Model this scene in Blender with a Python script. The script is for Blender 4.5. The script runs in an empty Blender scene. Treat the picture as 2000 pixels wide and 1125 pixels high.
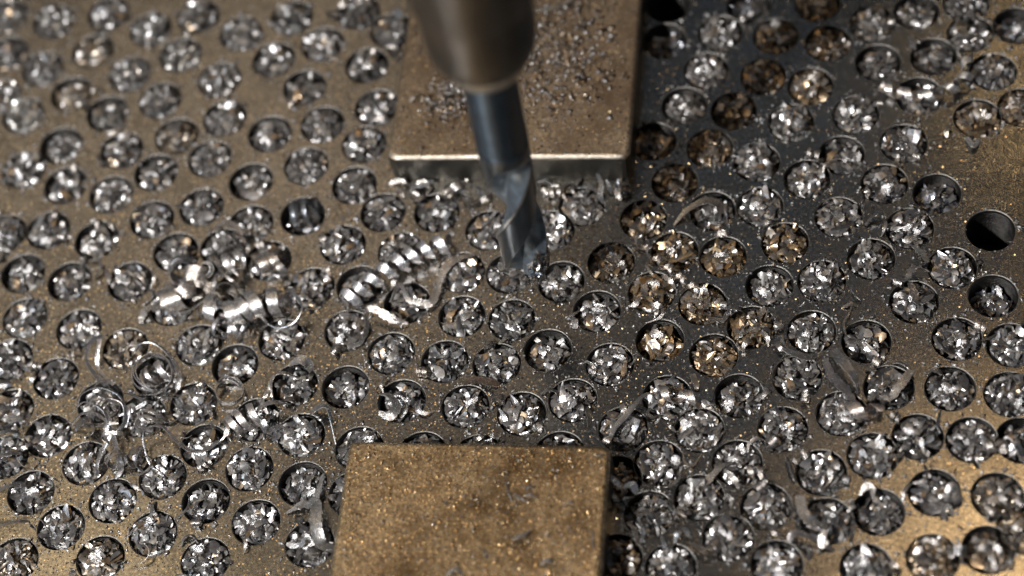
import bpy, math, random
import numpy as np
from mathutils import Matrix, Vector, noise
from mathutils.geometry import delaunay_2d_cdt

# One unit is one hole diameter (10 mm in the real plate).
scene = bpy.context.scene
COL = scene.collection
# ------------------------------------------------------------------ camera
F = np.array([-0.16555, 0.51408, -0.84161]); R = np.array([0.98619, 0.09078, -0.13854]); U = np.array([-0.00518, 0.85292, 0.52201])
CAM = np.array([7.11225, -22.08582, 36.15709]); FPX = 4049.48
cd = bpy.data.cameras.new('camera'); co = bpy.data.objects.new('camera', cd); COL.objects.link(co)
co.matrix_world = Matrix(((R[0], U[0], -F[0], CAM[0]), (R[1], U[1], -F[1], CAM[1]), (R[2], U[2], -F[2], CAM[2]), (0, 0, 0, 1)))
cd.sensor_fit = 'HORIZONTAL'; cd.sensor_width = 36.0; cd.lens = FPX / 2000 * 36.0
cd.clip_start = 0.5; cd.clip_end = 400
cd.dof.use_dof = True; cd.dof.focus_distance = 41.55; cd.dof.aperture_fstop = cd.lens / 1000 / 1.0
cd.dof.aperture_blades = 0
scene.camera = co
# ------------------------------------------------------------------ world and lamps
w = bpy.data.worlds.new("World"); scene.world = w; w.use_nodes = True
bg = w.node_tree.nodes['Background']; bg.inputs[0].default_value = (0.52, 0.72, 1.0, 1); bg.inputs[1].default_value = 0.055
scene.view_settings.view_transform = 'Standard'; scene.view_settings.look = 'None'
scene.view_settings.exposure = 0.0; scene.view_settings.gamma = 1.0

def lamp(name, pos, target, size, power, col, size_y=None):
    l = bpy.data.lights.new(name, 'AREA'); l.energy = power; l.color = col
    if size_y: l.shape = 'RECTANGLE'; l.size = size; l.size_y = size_y
    else: l.shape = 'DISK'; l.size = size
    o = bpy.data.objects.new(name, l); COL.objects.link(o)
    d = Vector(target) - Vector(pos)
    o.location = pos; o.rotation_euler = d.to_track_quat('-Z', 'Y').to_euler()
    return o
KD = 55.0
KEL, KAZ = math.radians(48), math.radians(-125)
KEY = np.array([math.cos(KEL) * math.cos(KAZ), math.cos(KEL) * math.sin(KAZ), math.sin(KEL)])
lamp('key_lamp', tuple(KEY * KD), (0, 0, 0), 3.4, 62000, (1.0, 0.975, 0.95))
def panel(name, pos, target, size, radiance, col, size_y=None):
    area = size * size_y if size_y else math.pi * size * size / 4
    return lamp(name, pos, target, size, radiance * math.pi * area, col, size_y)
# broad warm area lamps unseen behind and above the plate: the oily steel mirrors them
panel('warm_panel', (-21.5, 24.5, 36.0), (-5, 0, 0), 29, 0.66, (1.0, 0.76, 0.50), 24)
panel('low_warm_panel', (-25.0, 4.0, 40.0), (-8, -6, 0), 15, 2.2, (1.0, 0.74, 0.40), 13)
panel('warm_bulb', (14.2, 11.0, 41.0), (10, -6, 0), 8.6, 9.0, (1.0, 0.66, 0.32))
panel('cool_panel', (5.0, 22.0, 38.0), (5, 0, 0), 15, 0.075, (0.80, 0.90, 1.0), 26)  # added unseen panel that cools the right side of the plate
panel('far_warm_bulb', (14.9, 32.6, 35.6), (10, 4, 0), 2.4, 15.0, (1.0, 0.66, 0.28))
panel('cool_strip', (-36.0, -15.0, 22.0), (0, 0, 3), 3, 22.0, (0.66, 0.82, 1.0), 12)  # added unseen strip for the bluish highlight on the shank

# ------------------------------------------------------------------ helpers
rng = np.random.default_rng(7); random.seed(7)
def at(x, y, z=0.0):
    d = F + ((x - 1000) / FPX) * R - ((y - 562.5) / FPX) * U
    return CAM + d * ((z - CAM[2]) / d[2])

def new_mesh(name, verts, faces, mat=None, smooth=False):
    me = bpy.data.meshes.new(name)
    me.from_pydata([tuple(map(float, v)) for v in verts], [], [tuple(map(int, f)) for f in faces])
    if mat: me.materials.append(mat)
    if smooth: me.shade_smooth()
    me.update()
    return me

def link(name, data, parent=None, loc=None, rot=None, scale=None):
    o = bpy.data.objects.new(name, data); COL.objects.link(o)
    if parent is not None: o.parent = parent
    if loc is not None: o.location = tuple(map(float, loc))
    if rot is not None: o.rotation_euler = rot
    if scale is not None: o.scale = (scale, scale, scale) if not hasattr(scale, '__len__') else scale
    return o

def tag(o, label=None, cat=None, group=None, kind=None):
    if label: o['label'] = label
    if cat: o['category'] = cat
    if group: o['group'] = group
    if kind: o['kind'] = kind
    return o

class NT:
    def __init__(s, name):
        s.m = bpy.data.materials.new(name); s.m.use_nodes = True; s.t = s.m.node_tree; s.b = s.t.nodes['Principled BSDF']
    def n(s, typ, **kw):
        nd = s.t.nodes.new(typ)
        for k, v in kw.items():
            if k.startswith('i_'):
                key = k[2:].replace('_', ' ')
                nd.inputs[int(key) if key.isdigit() else key].default_value = v
            else: setattr(nd, k, v)
        return nd
    def l(s, a, b): s.t.links.new(a, b)
    def ramp(s, fac, stops, interp='LINEAR'):
        r = s.n('ShaderNodeValToRGB'); r.color_ramp.interpolation = interp
        while len(r.color_ramp.elements) < len(stops): r.color_ramp.elements.new(0.5)
        for e, (p, c) in zip(r.color_ramp.elements, stops):
            e.position = p; e.color = (c, c, c, 1) if not hasattr(c, '__len__') else (*c, 1)
        s.l(fac, r.inputs[0]); return r.outputs[0]
    def mix(s, fac, a, b, typ='RGBA', blend='MIX'):
        m = s.n('ShaderNodeMix', data_type=typ)
        if typ == 'RGBA': m.blend_type = blend
        ia, ib, out = {'RGBA': (6, 7, 2), 'FLOAT': (2, 3, 0), 'VECTOR': (4, 5, 1)}[typ]
        for i, v in ((0, fac), (ia, a), (ib, b)):
            if hasattr(v, 'is_linked'): s.l(v, m.inputs[i])
            elif typ == 'RGBA' and i and not hasattr(v, '__len__'): m.inputs[i].default_value = (v, v, v, 1)
            elif typ == 'RGBA' and i: m.inputs[i].default_value = (*v, 1)
            else: m.inputs[i].default_value = v
        return m.outputs[out]
    def math(s, op, a, b=0.0, c=None):
        m = s.n('ShaderNodeMath', operation=op)
        for i, v in ((0, a), (1, b), (2, c)):
            if v is None: continue
            if hasattr(v, 'is_linked'): s.l(v, m.inputs[i])
            else: m.inputs[i].default_value = v
        return m.outputs[0]
    def noise(s, vec, scale, detail=4, rough=0.55, dist=0.0):
        n = s.n('ShaderNodeTexNoise', i_Scale=scale, i_Detail=detail, i_Roughness=rough, i_Distortion=dist)
        if vec is not None: s.l(vec, n.inputs['Vector'])
        return n.outputs[0]

# ------------------------------------------------------------------ materials
def oily_steel(name, base_a, base_b, film, rough=0.42, fleck=0.5, fleck_scale=34.0, brush=(3.0, 60.0, 1.0), stain=None, metallic=0.85, bump=0.6, dusty_left=False):
    """Machined steel under an oil film full of fine metal dust: every fleck is a facet with its own tilt."""
    s = NT(name); tc = s.n('ShaderNodeTexCoord'); ob = tc.outputs['Object']
    mp = s.n('ShaderNodeMapping'); mp.inputs['Scale'].default_value = brush; mp.inputs['Rotation'].default_value = (0, 0, 0.5); s.l(ob, mp.inputs[0])
    big = s.noise(ob, 0.35, 5, 0.6, 0.6); mid = s.noise(ob, 2.2, 6, 0.65, 0.3); fine = s.noise(ob, 15, 5, 0.85)
    br = s.noise(mp.outputs[0], 3.0, 4, 0.6)
    c = s.mix(s.ramp(big, [(0.36, 0.0), (0.64, 1.0)]), base_a, base_b)
    c = s.mix(s.ramp(mid, [(0.40, 0.0), (0.72, 0.75)]), c, film)
    c = s.mix(s.ramp(fine, [(0.50, 0.0), (0.66, 0.8)]), c, tuple(x * 2.1 for x in base_b))
    c = s.mix(s.ramp(fine, [(0.34, 0.8), (0.48, 0.0)]), c, tuple(x * 0.35 for x in base_a))
    mp2 = s.n('ShaderNodeMapping'); mp2.inputs['Scale'].default_value = (0.7, 38.0, 1.0); mp2.inputs['Rotation'].default_value = (0, 0, -0.35); s.l(ob, mp2.inputs[0])
    scr = s.ramp(s.noise(mp2.outputs[0], 1.3, 3, 0.6), [(0.66, 0.0), (0.70, 0.5)])
    c = s.mix(scr, c, tuple(min(1, x * 1.9) for x in base_b))
    if stain: 
        st = s.noise(ob, stain[1], 10, 0.72, 0.0)
        c = s.mix(s.ramp(st, [(0.42, 0.0), (0.66, 0.9)]), c, stain[0])
    vo = s.n('ShaderNodeTexVoronoi', i_Scale=fleck_scale); s.l(ob, vo.inputs['Vector'])
    sep = s.n('ShaderNodeSeparateColor'); s.l(vo.outputs['Color'], sep.inputs[0])
    dens = s.noise(ob, 0.9, 3, 0.6)
    thr = s.mix(s.ramp(dens, [(0.3, 0.0), (0.7, 1.0)]), 0.93, 1.0 - fleck, 'FLOAT')
    if dusty_left:
        sx = s.n('ShaderNodeSeparateXYZ'); s.l(ob, sx.inputs[0])
        mr = s.n('ShaderNodeMapRange'); s.l(sx.outputs[0], mr.inputs[0]); mr.inputs[1].default_value = -2.0; mr.inputs[2].default_value = 5.0; mr.inputs[3].default_value = 0.0; mr.inputs[4].default_value = 0.8
        thr = s.mix(mr.outputs[0], thr, 1.0, 'FLOAT')
    isf = s.math('GREATER_THAN', sep.outputs[2], thr)
    near = s.math('LESS_THAN', vo.outputs['Distance'], 0.42)
    fm = s.math('MULTIPLY', isf, near)
    gold = s.ramp(sep.outputs[0], [(0.0, (0.50, 0.37, 0.23)), (0.45, (0.62, 0.51, 0.38)), (0.75, (0.7, 0.68, 0.62)), (1.0, (0.7, 0.75, 0.8))])
    c2 = s.mix(fm, c, gold)
    s.l(c2, s.b.inputs['Base Color'])
    s.l(s.math('MAXIMUM', fm, metallic), s.b.inputs['Metallic'])
    ro = s.mix(s.ramp(mid, [(0.3, 0.0), (0.7, 1.0)]), rough * 0.8, rough * 1.25, 'FLOAT')
    s.l(s.mix(fm, ro, 0.22, 'FLOAT'), s.b.inputs['Roughness'])
    # tilt of each fleck: most lie nearly flat in the oil, one in eight stands up
    big_t = s.math('GREATER_THAN', sep.outputs[1], 0.72)
    tx = s.mix(big_t, 0.45, 1.7, 'FLOAT'); cv = s.n('ShaderNodeCombineXYZ'); s.l(tx, cv.inputs[0]); s.l(tx, cv.inputs[1]); cv.inputs[2].default_value = 0.1; tv = cv.outputs[0]
    geo = s.n('ShaderNodeNewGeometry')
    v2 = s.n('ShaderNodeVectorMath', operation='SUBTRACT'); s.l(vo.outputs['Color'], v2.inputs[0]); v2.inputs[1].default_value = (0.5, 0.5, 0.5)
    v3 = s.n('ShaderNodeVectorMath', operation='MULTIPLY'); s.l(v2.outputs[0], v3.inputs[0]); s.l(tv, v3.inputs[1])
    v4 = s.n('ShaderNodeVectorMath', operation='ADD'); s.l(v3.outputs[0], v4.inputs[0]); s.l(geo.outputs['Normal'], v4.inputs[1])
    v5 = s.n('ShaderNodeVectorMath', operation='NORMALIZE'); s.l(v4.outputs[0], v5.inputs[0])
    bp = s.n('ShaderNodeBump', i_Strength=bump, i_Distance=0.02)
    h = s.math('ADD', s.math('MULTIPLY', fine, 0.9), s.math('MULTIPLY', br, 0.6)); s.l(h, bp.inputs['Height'])
    s.l(s.mix(fm, bp.outputs[0], v5.outputs[0], 'VECTOR'), s.b.inputs['Normal'])
    return s.m

def chip_metal(name, lo=0.15, hi=0.88, rough=0.24, warm=0.12, striate=True, bronze=True, metal=0.95):
    s = NT(name); geo = s.n('ShaderNodeNewGeometry'); oi = s.n('ShaderNodeObjectInfo'); tc = s.n('ShaderNodeTexCoord')
    rnd = geo.outputs['Random Per Island']
    c = s.ramp(rnd, [(0.0, (lo, lo, lo * 1.05)), (0.45, (0.27, 0.27, 0.28)), (0.82, (hi, hi, hi * 0.98)), (0.88, (0.26, 0.18, 0.11)), (0.95, (0.50, 0.39, 0.27)), (1.0, (0.26, 0.29, 0.33))] if bronze else [(0.0, (0.38, 0.38, 0.39)), (0.5, (0.53, 0.53, 0.53)), (0.8, (0.60, 0.56, 0.52)), (1.0, (0.43, 0.46, 0.50))])
    n1 = s.noise(tc.outputs['Object'], 9.0, 5, 0.7)
    c = s.mix(s.ramp(n1, [(0.42, 0.0), (0.68, 0.8)]), c, (0.10, 0.075, 0.055))
    tint = s.mix(1.0, c, oi.outputs['Color'], blend='MULTIPLY')
    hsh = s.math('FRACT', s.math('MULTIPLY', rnd, 37.7))
    c = s.mix(s.math('MULTIPLY_ADD', s.math('LESS_THAN', hsh, 0.62), 0.75, 0.25), c, tint)
    s.l(c, s.b.inputs['Base Color']); s.b.inputs['Metallic'].default_value = metal
    n2 = s.noise(tc.outputs['Object'], 24.0, 4, 0.7)
    s.l(s.mix(s.ramp(n1, [(0.3, 0.0), (0.7, 1.0)]), rough * 0.6, rough * 1.5, 'FLOAT'), s.b.inputs['Roughness'])
    uv = tc.outputs['UV']
    mp = s.n('ShaderNodeMapping'); mp.inputs['Scale'].default_value = (1.0, 22.0, 1.0); s.l(uv, mp.inputs[0])
    st = s.noise(mp.outputs[0], 1.6, 4, 0.65)
    bp = s.n('ShaderNodeBump', i_Strength=0.4 if striate else 0.18, i_Distance=0.02)
    s.l(s.math('ADD', s.math('MULTIPLY', n2, 0.5 if striate else 0.8), s.math('MULTIPLY', st, 1.2 if striate else 0.0)), bp.inputs['Height'])
    s.l(bp.outputs[0], s.b.inputs['Normal'])
    return s.m

def plain_steel(name, col, rough, metallic=0.9, noise_scale=6, bump=0.15, var=0.5, coat=0.0):
    s = NT(name); tc = s.n('ShaderNodeTexCoord'); ob = tc.outputs['Object']
    n1 = s.noise(ob, noise_scale, 6, 0.65, 0.4); n2 = s.noise(ob, noise_scale * 7, 4, 0.7)
    c = s.mix(s.ramp(n1, [(0.35, 0.0), (0.7, 1.0)]), tuple(x * (1 - var) for x in col), tuple(min(1, x * (1 + var)) for x in col))
    s.l(c, s.b.inputs['Base Color']); s.b.inputs['Metallic'].default_value = metallic
    s.l(s.mix(n2, rough * 0.7, rough * 1.35, 'FLOAT'), s.b.inputs['Roughness'])
    bp = s.n('ShaderNodeBump', i_Strength=bump, i_Distance=0.02); s.l(n2, bp.inputs['Height']); s.l(bp.outputs[0], s.b.inputs['Normal'])
    s.b.inputs['Coat Weight'].default_value = coat; s.b.inputs['Coat Roughness'].default_value = 0.2
    return s.m

M_plate = oily_steel('oily_plate_steel', (0.205, 0.20, 0.19), (0.29, 0.28, 0.265), (0.145, 0.132, 0.115), rough=0.20, fleck=0.38, fleck_scale=25, metallic=1.0, bump=0.08, dusty_left=True)
M_block = oily_steel('oily_block_steel', (0.31, 0.22, 0.125), (0.46, 0.36, 0.225), (0.17, 0.105, 0.05), rough=0.27, fleck=0.30, fleck_scale=22, stain=((0.07, 0.038, 0.013), 0.62), bump=0.3, metallic=0.85)
M_block2 = oily_steel('brown_block_steel', (0.26, 0.20, 0.14), (0.33, 0.26, 0.18), (0.2, 0.145, 0.095), rough=0.38, fleck=0.2, fleck_scale=15, stain=((0.14, 0.095, 0.06), 0.7), metallic=0.85)
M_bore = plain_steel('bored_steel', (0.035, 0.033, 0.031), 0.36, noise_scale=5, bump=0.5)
M_rim = plain_steel('rim_steel', (0.20, 0.19, 0.175), 0.36, noise_scale=9, bump=0.6)
M_chip = chip_metal('crushed_chip_steel', lo=0.11, hi=0.44, rough=0.33, striate=False, metal=0.8)
M_curl = chip_metal('curled_chip_steel', 0.5, 0.9, 0.29, bronze=False, metal=0.9)
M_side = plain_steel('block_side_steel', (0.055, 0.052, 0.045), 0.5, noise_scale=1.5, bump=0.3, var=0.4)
M_edge = plain_steel('highlit_worn_edge_steel', (0.27, 0.24, 0.20), 0.4, noise_scale=5, bump=0.5, var=0.3)  # worn bevel colour, lightened to carry the front edge highlight
M_drill = plain_steel('blued_drill_steel', (0.024, 0.034, 0.045), 0.3, metallic=0.85, noise_scale=3, bump=0.12, var=0.25, coat=0.3)
M_shank = plain_steel('ground_shank_steel', (0.040, 0.055, 0.072), 0.36, metallic=0.85, noise_scale=3, bump=0.05, var=0.25)
_b = M_shank.node_tree.nodes['Principled BSDF']; _b.inputs['Anisotropic'].default_value = 0.93; _b.inputs['Anisotropic Rotation'].default_value = 0.25
_t = M_shank.node_tree.nodes.new('ShaderNodeTangent'); _t.direction_type = 'RADIAL'; _t.axis = 'Z'; M_shank.node_tree.links.new(_t.outputs[0], _b.inputs['Tangent'])
M_flute = plain_steel('ground_flute_steel', (0.15, 0.185, 0.22), 0.36, metallic=0.85, noise_scale=4, bump=0.2, var=0.35)
M_margin = plain_steel('bright_margin_steel', (0.32, 0.32, 0.32), 0.3, noise_scale=6, bump=0.2, var=0.5)
M_collar = plain_steel('oil_browned_collar', (0.016, 0.011, 0.006), 0.42, metallic=0.1, noise_scale=1.1, bump=0.1, var=0.5)
M_collar.node_tree.nodes['Principled BSDF'].inputs['Specular IOR Level'].default_value = 0.3
M_lip = plain_steel('collar_lip_steel', (0.34, 0.30, 0.24), 0.45, noise_scale=2, bump=0.1, var=0.3)
M_grit = chip_metal('steel_grit', 0.5, 0.9, 0.3, metal=0.55)
M_gold = chip_metal('golden_dust', 0.6, 0.95, 0.28, bronze=False, metal=0.8)
M_built = chip_metal('built_up_edge', 0.45, 0.75, 0.2)

# ------------------------------------------------------------------ the holes: where they stand in the plate
HP = """15 32 g;105 42 g;212 28 g;294 58 g;388 32 g;471 66 g;570 35 g;701 24 g;182 101 w;353 108 l;535 117 g;630 87 g;15 105 g;84 135 g;
254 145 g;429 156 g;595 171 g;140 184 w;210 222 l;313 196 g;439 231 g;527 262 g;630 243 g;46 226 l;0 190 g;119 284 g;238 294 g;345 266 w;410 310 g;
598 324 g;46 332 g;128 362 g;217 380 g;305 337 g;490 355 g;692 362 g;394 405 g;716 128 g;765 60 g;736 210 g;711 282 g;1304 10 e;1297 80 d;
1336 206 g;1276 276 s;1318 357 s;1463 12 d;1597 8 s;1704 46 g;1790 24 g;1888 8 g;1895 66 g;1985 50 d;1407 65 g;1515 70 s;1617 84 a;1379 138 g;
1491 150 s;1715 122 g;1823 110 g;1583 168 a;1433 217 s;1545 240 g;1671 224 g;1795 187 g;1940 140 g;1909 231 b;1995 210 b;1387 290 s;
1478 317 g;1643 303 g;1765 280 g;1576 350 g;1727 359 g;1830 378 d;1484 404 g;10 457 g;94 450 g;189 469 g;297 429 g;490 438 g;591 422 d;
670 478 g;45 534 g;136 550 g;254 550 g;343 492 g;435 484 g;525 509 g;609 562 g;336 597 g;462 611 g;49 621 g;154 643 g;245 681 w;389 674 g;
550 663 g;679 646 g;20 702 g;109 739 g;305 735 g;459 713 g;575 752 g;675 756 g;196 785 g;378 789 g;277 812 g;21 801 g;94 851 g;
168 905 g;500 820 g;588 850 g;399 871 g;318 932 g;487 916 g;591 945 g;702 876 g;689 965 g;60 962 g;220 978 g;402 979 g;500 1020 g;119 1030 g;
299 1043 g;605 1063 g;28 1095 w;196 1091 w;401 1095 g;10 893 g;748 415 g;853 415 g;954 450 g;1077 450 g;1136 404 g;1257 429 s;702 558 g;
783 492 g;1318 492 a;902 532 g;995 534 g;1096 550 g;1194 513 s;1273 571 a;795 592 g;902 618 g;1000 625 g;1166 608 g;764 690 g;869 706 g;
970 712 g;1070 684 g;1289 665 a;1191 712 g;1372 594 a;785 783 g;1303 776 g;1391 412 g;1533 474 a;1638 424 g;1776 446 g;1935 450 e;1412 501 a;
1503 558 g;1605 549 g;1701 506 g;1860 523 g;1785 590 g;1940 578 d;1468 639 a;1585 648 g;1692 667 g;1869 662 g;1975 674 g;1394 694 a;1557 738 g;
1736 757 g;1856 759 g;1972 770 g;1443 773 g;909 794 g;1019 808 g;1119 782 g;825 886 g;935 892 g;1093 886 g;1217 838 g;1287 904 g;1366 840 g;
1205 1090 s;1310 1108 g;1268 1004 g;1643 808 g;1529 838 g;1793 853 g;1898 859 g;1995 860 g;1440 904 g;1604 923 g;1704 890 g;1365 972 g;1496 990 g;
1615 1018 g;1716 1000 g;1825 962 g;1948 969 w;1422 1050 g;1517 1102 g;1692 1109 g;1822 1091 b;1930 1074 b;1998 1035 b;1205 935 s"""
holes = []
for t in HP.replace('\n', '').split(';'):
    x, y, k = t.split(); P = at(float(x), float(y)); holes.append([P[0], P[1], k, float(x), float(y)])
RB = [at(756, 308, 0.85)[:2], at(1230, 308, 0.85)[:2]]   # near corners of the rear block
FB = [at(681, 860, 0.85)[:2], at(1193, 868, 0.85)[:2]]   # far corners of the front block
rx0, rx1, ry0 = RB[0][0], RB[1][0], (RB[0][1] + RB[1][1]) / 2
fx0, fx1, fy1 = FB[0][0], FB[1][0], (FB[0][1] + FB[1][1]) / 2
RL, FL = 7.5, 7.0
# more holes of the same staggered kind beyond the frame
cs = [at(-60, -60), at(2060, -60), at(2060, 1185), at(-60, 1185)]
poly = [(c[0], c[1]) for c in cs]
def inside(px, py, grow=0):
    s = True
    for i in range(4):
        ax, ay = poly[i]; bx_, by_ = poly[(i + 1) % 4]
        cr = (bx_ - ax) * (py - ay) - (by_ - ay) * (px - ax)
        if cr > 0: s = False
    return s
def near_view(px, py):
    d = np.array([px, py, 0.0]) - CAM; z = d @ F
    u, v = 1000 + FPX * (d @ R) / z, 562.5 - FPX * (d @ U) / z
    return -420 < u < 2420 and -250 < v < 1375
X0, X1, Y0, Y1 = -15.5, 16.5, -14.0, 16.0
nphoto = len(holes)
yy = Y0 + 0.9; row = 0
while yy < Y1 - 0.6:
    xx = X0 + 0.7 + (row % 2) * 0.55
    while xx < X1 - 0.6:
        jx, jy = xx + rng.normal() * 0.03, yy + rng.normal() * 0.03
        if near_view(jx, jy) and not inside(jx, jy) and all((jx - h[0]) ** 2 + (jy - h[1]) ** 2 > 1.1 for h in holes) \
           and not (rx0 - .6 < jx < rx1 + .6 and ry0 - .6 < jy < ry0 + RL + .6) and not (fx0 - .6 < jx < fx1 + .6 and fy1 - FL - .6 < jy < fy1 + .6):
            holes.append([jx, jy, 'o', None, None])
        xx += 1.16
    yy += 0.98; row += 1

# ------------------------------------------------------------------ plate
SEG = 48; RR = 0.5
ang = np.arange(SEG) * 2 * math.pi / SEG
vs = []; es = []
nx, ny = 24, 22
for i in range(nx): vs.append((X0 + (X1 - X0) * i / nx, Y0))
for i in range(ny): vs.append((X1, Y0 + (Y1 - Y0) * i / ny))
for i in range(nx): vs.append((X1 - (X1 - X0) * i / nx, Y1))
for i in range(ny): vs.append((X0, Y1 - (Y1 - Y0) * i / ny))
nb = len(vs)
es += [(i, (i + 1) % nb) for i in range(nb)]
for h in holes:
    b0 = len(vs)
    for a in ang: vs.append((h[0] + RR * math.cos(a), h[1] + RR * math.sin(a)))
    es += [(b0 + i, b0 + (i + 1) % SEG) for i in range(SEG)]
V, E_, Fc, _, _, _ = delaunay_2d_cdt([Vector(v) for v in vs], es, [], 1, 1e-6)
V = np.array([tuple(v) for v in V]); hc = np.array([(h[0], h[1]) for h in holes])
Fc = np.array([f for f in Fc]); cen = V[Fc].mean(1)
keep = np.ones(len(Fc), bool)
for c in hc: keep &= ((cen - c) ** 2).sum(1) > (RR * 0.995) ** 2
Fc = Fc[keep]
a_ = V[Fc[:, 1]] - V[Fc[:, 0]]; b_ = V[Fc[:, 2]] - V[Fc[:, 0]]
fl = (a_[:, 0] * b_[:, 1] - a_[:, 1] * b_[:, 0]) < 0
Fc[fl] = Fc[fl][:, ::-1]
V3 = [(v[0], v[1], 0.0) for v in V]; faces = [tuple(f) for f in Fc]
n0 = len(V3); TH = 2.2
for v in vs[:nb]: V3.append((v[0], v[1], 0.0))
for v in vs[:nb]: V3.append((v[0], v[1], -TH))
faces += [(n0 + (i + 1) % nb, n0 + i, n0 + nb + i, n0 + nb + (i + 1) % nb) for i in range(nb)]
faces.append(tuple(n0 + nb + i for i in range(nb))[::-1])
plate = link('steel_plate', new_mesh('steel_plate', V3, faces, M_plate))
tag(plate, 'thick oily steel plate full of round drilled holes, brown on one side and dark grey on the other', 'steel plate', kind='structure')
# the bore of a hole: bright chamfer, threaded-looking wall, blind floor
def bore_mesh():
    prof = [(0.500, 0.0), (0.505, 0.003), (0.490, -0.014), (0.478, -0.05)]
    z = -0.05
    while z > -1.15:
        prof += [(0.478, z - 0.028), (0.470, z - 0.036), (0.470, z - 0.046), (0.478, z - 0.054)]; z -= 0.058
    prof += [(0.47, -1.3), (0.0, -1.55)]
    vs_, fs = [], []
    for r, z in prof[:-1]:
        for i, a in enumerate(ang):
            k = 1.0
            vs_.append((r * math.cos(a), r * math.sin(a), z))
    for j in range(len(prof) - 2):
        for i in range(SEG):
            fs.append((j * SEG + i, j * SEG + (i + 1) % SEG, (j + 1) * SEG + (i + 1) % SEG, (j + 1) * SEG + i)[::-1])
    vs_.append((0, 0, prof[-1][1])); t = len(vs_) - 1; j = len(prof) - 2
    fs += [(j * SEG + i, j * SEG + (i + 1) % SEG, t) for i in range(SEG)]
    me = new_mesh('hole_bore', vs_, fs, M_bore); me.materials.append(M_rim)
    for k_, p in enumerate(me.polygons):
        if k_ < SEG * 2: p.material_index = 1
        p.use_smooth = k_ >= SEG * 2 and k_ < SEG * 3
    return me
BORE = bore_mesh()
order = sorted(range(len(holes)), key=lambda i: 0 if i < nphoto else 1)
for n, i in enumerate(order):
    h = holes[i]
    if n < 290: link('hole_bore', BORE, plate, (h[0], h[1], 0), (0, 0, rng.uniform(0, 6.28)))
rest = [holes[i] for i in order[290:]]
if rest:
    bv = [v.co.copy() for v in BORE.vertices]; bf = [tuple(p.vertices) for p in BORE.polygons]
    vs_, fs = [], []
    for h in rest:
        b0 = len(vs_); vs_ += [(v.x + h[0], v.y + h[1], v.z) for v in bv]; fs += [tuple(b0 + q for q in f) for f in bf]
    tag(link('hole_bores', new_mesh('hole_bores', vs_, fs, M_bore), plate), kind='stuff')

# ------------------------------------------------------------------ ribbons of metal
def ribbon(path, wdir, width, thick, uvs, vs_, fs, uvl, rag=0.0, taper=True):
    """path (n,3), wdir (n,3) unit, width (n,) ; adds a closed thin strip"""
    n = len(path); T = np.gradient(path, axis=0); T /= np.linalg.norm(T, axis=1)[:, None] + 1e-9
    N = np.cross(T, wdir); N /= np.linalg.norm(N, axis=1)[:, None] + 1e-9
    s = np.concatenate([[0], np.cumsum(np.linalg.norm(np.diff(path, axis=0), axis=1))])
    b0 = len(vs_)
    wl = width * (1 + rag * rng.normal(size=n)); wr = width * (1 + rag * rng.normal(size=n))
    for i in range(n):
        cup = 0.06 * width[i]
        for (a, tsgn) in ((-1, 0.5), (0, 0.5), (1, 0.5), (1, -0.5), (0, -0.5), (-1, -0.5)):
            ww = (wl[i] if a < 0 else wr[i]) * 0.5
            vs_.append(path[i] + wdir[i] * (a * ww) + N[i] * (tsgn * thick + (cup if a == 0 else 0)))
    def quad(i, a, b):
        fs.append((b0 + i * 6 + a, b0 + i * 6 + b, b0 + (i + 1) * 6 + b, b0 + (i + 1) * 6 + a))
        u = {0: 0.0, 1: 0.5, 2: 1.0, 3: 1.0, 4: 0.5, 5: 0.0}
        uvl.append(((s[i], u[a]), (s[i], u[b]), (s[i + 1], u[b]), (s[i + 1], u[a])))
    for i in range(n - 1):
        for a in range(6): quad(i, a, (a + 1) % 6)
    fs.append(tuple(b0 + a for a in range(6))[::-1]); uvl.append(((0, 0),) * 6)
    fs.append(tuple(b0 + (n - 1) * 6 + a for a in range(6))); uvl.append(((0, 0),) * 6)

def strip_mesh(name, parts, mat):
    vs_, fs, uvl = [], [], []
    for p in parts: ribbon(*p[:4], None, vs_, fs, uvl, *(p[4:] if len(p) > 4 else ()))
    me = new_mesh(name, vs_, fs, mat, True)
    ul = me.uv_layers.new(name='UVMap'); flat = [c for f in uvl for uv in f for c in uv]
    ul.data.foreach_set('uv', flat)
    me.set_sharp_from_angle(angle=math.radians(38))
    return me

def spline(P, n):
    P = np.array(P, float)
    if len(P) == 2: return P[0] + (P[1] - P[0]) * np.linspace(0, 1, n)[:, None]
    Q = np.vstack([2 * P[0] - P[1], P, 2 * P[-1] - P[-2]]); out = []
    t = np.linspace(0, len(P) - 1 - 1e-9, n)
    for u in t:
        i = int(u); f = u - i; a, b, c, d = Q[i:i + 4]
        out.append(0.5 * ((2 * b) + (c - a) * f + (2 * a - 5 * b + 4 * c - d) * f * f + (3 * b - a - 3 * c + d) * f ** 3))
    return np.array(out)

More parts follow.
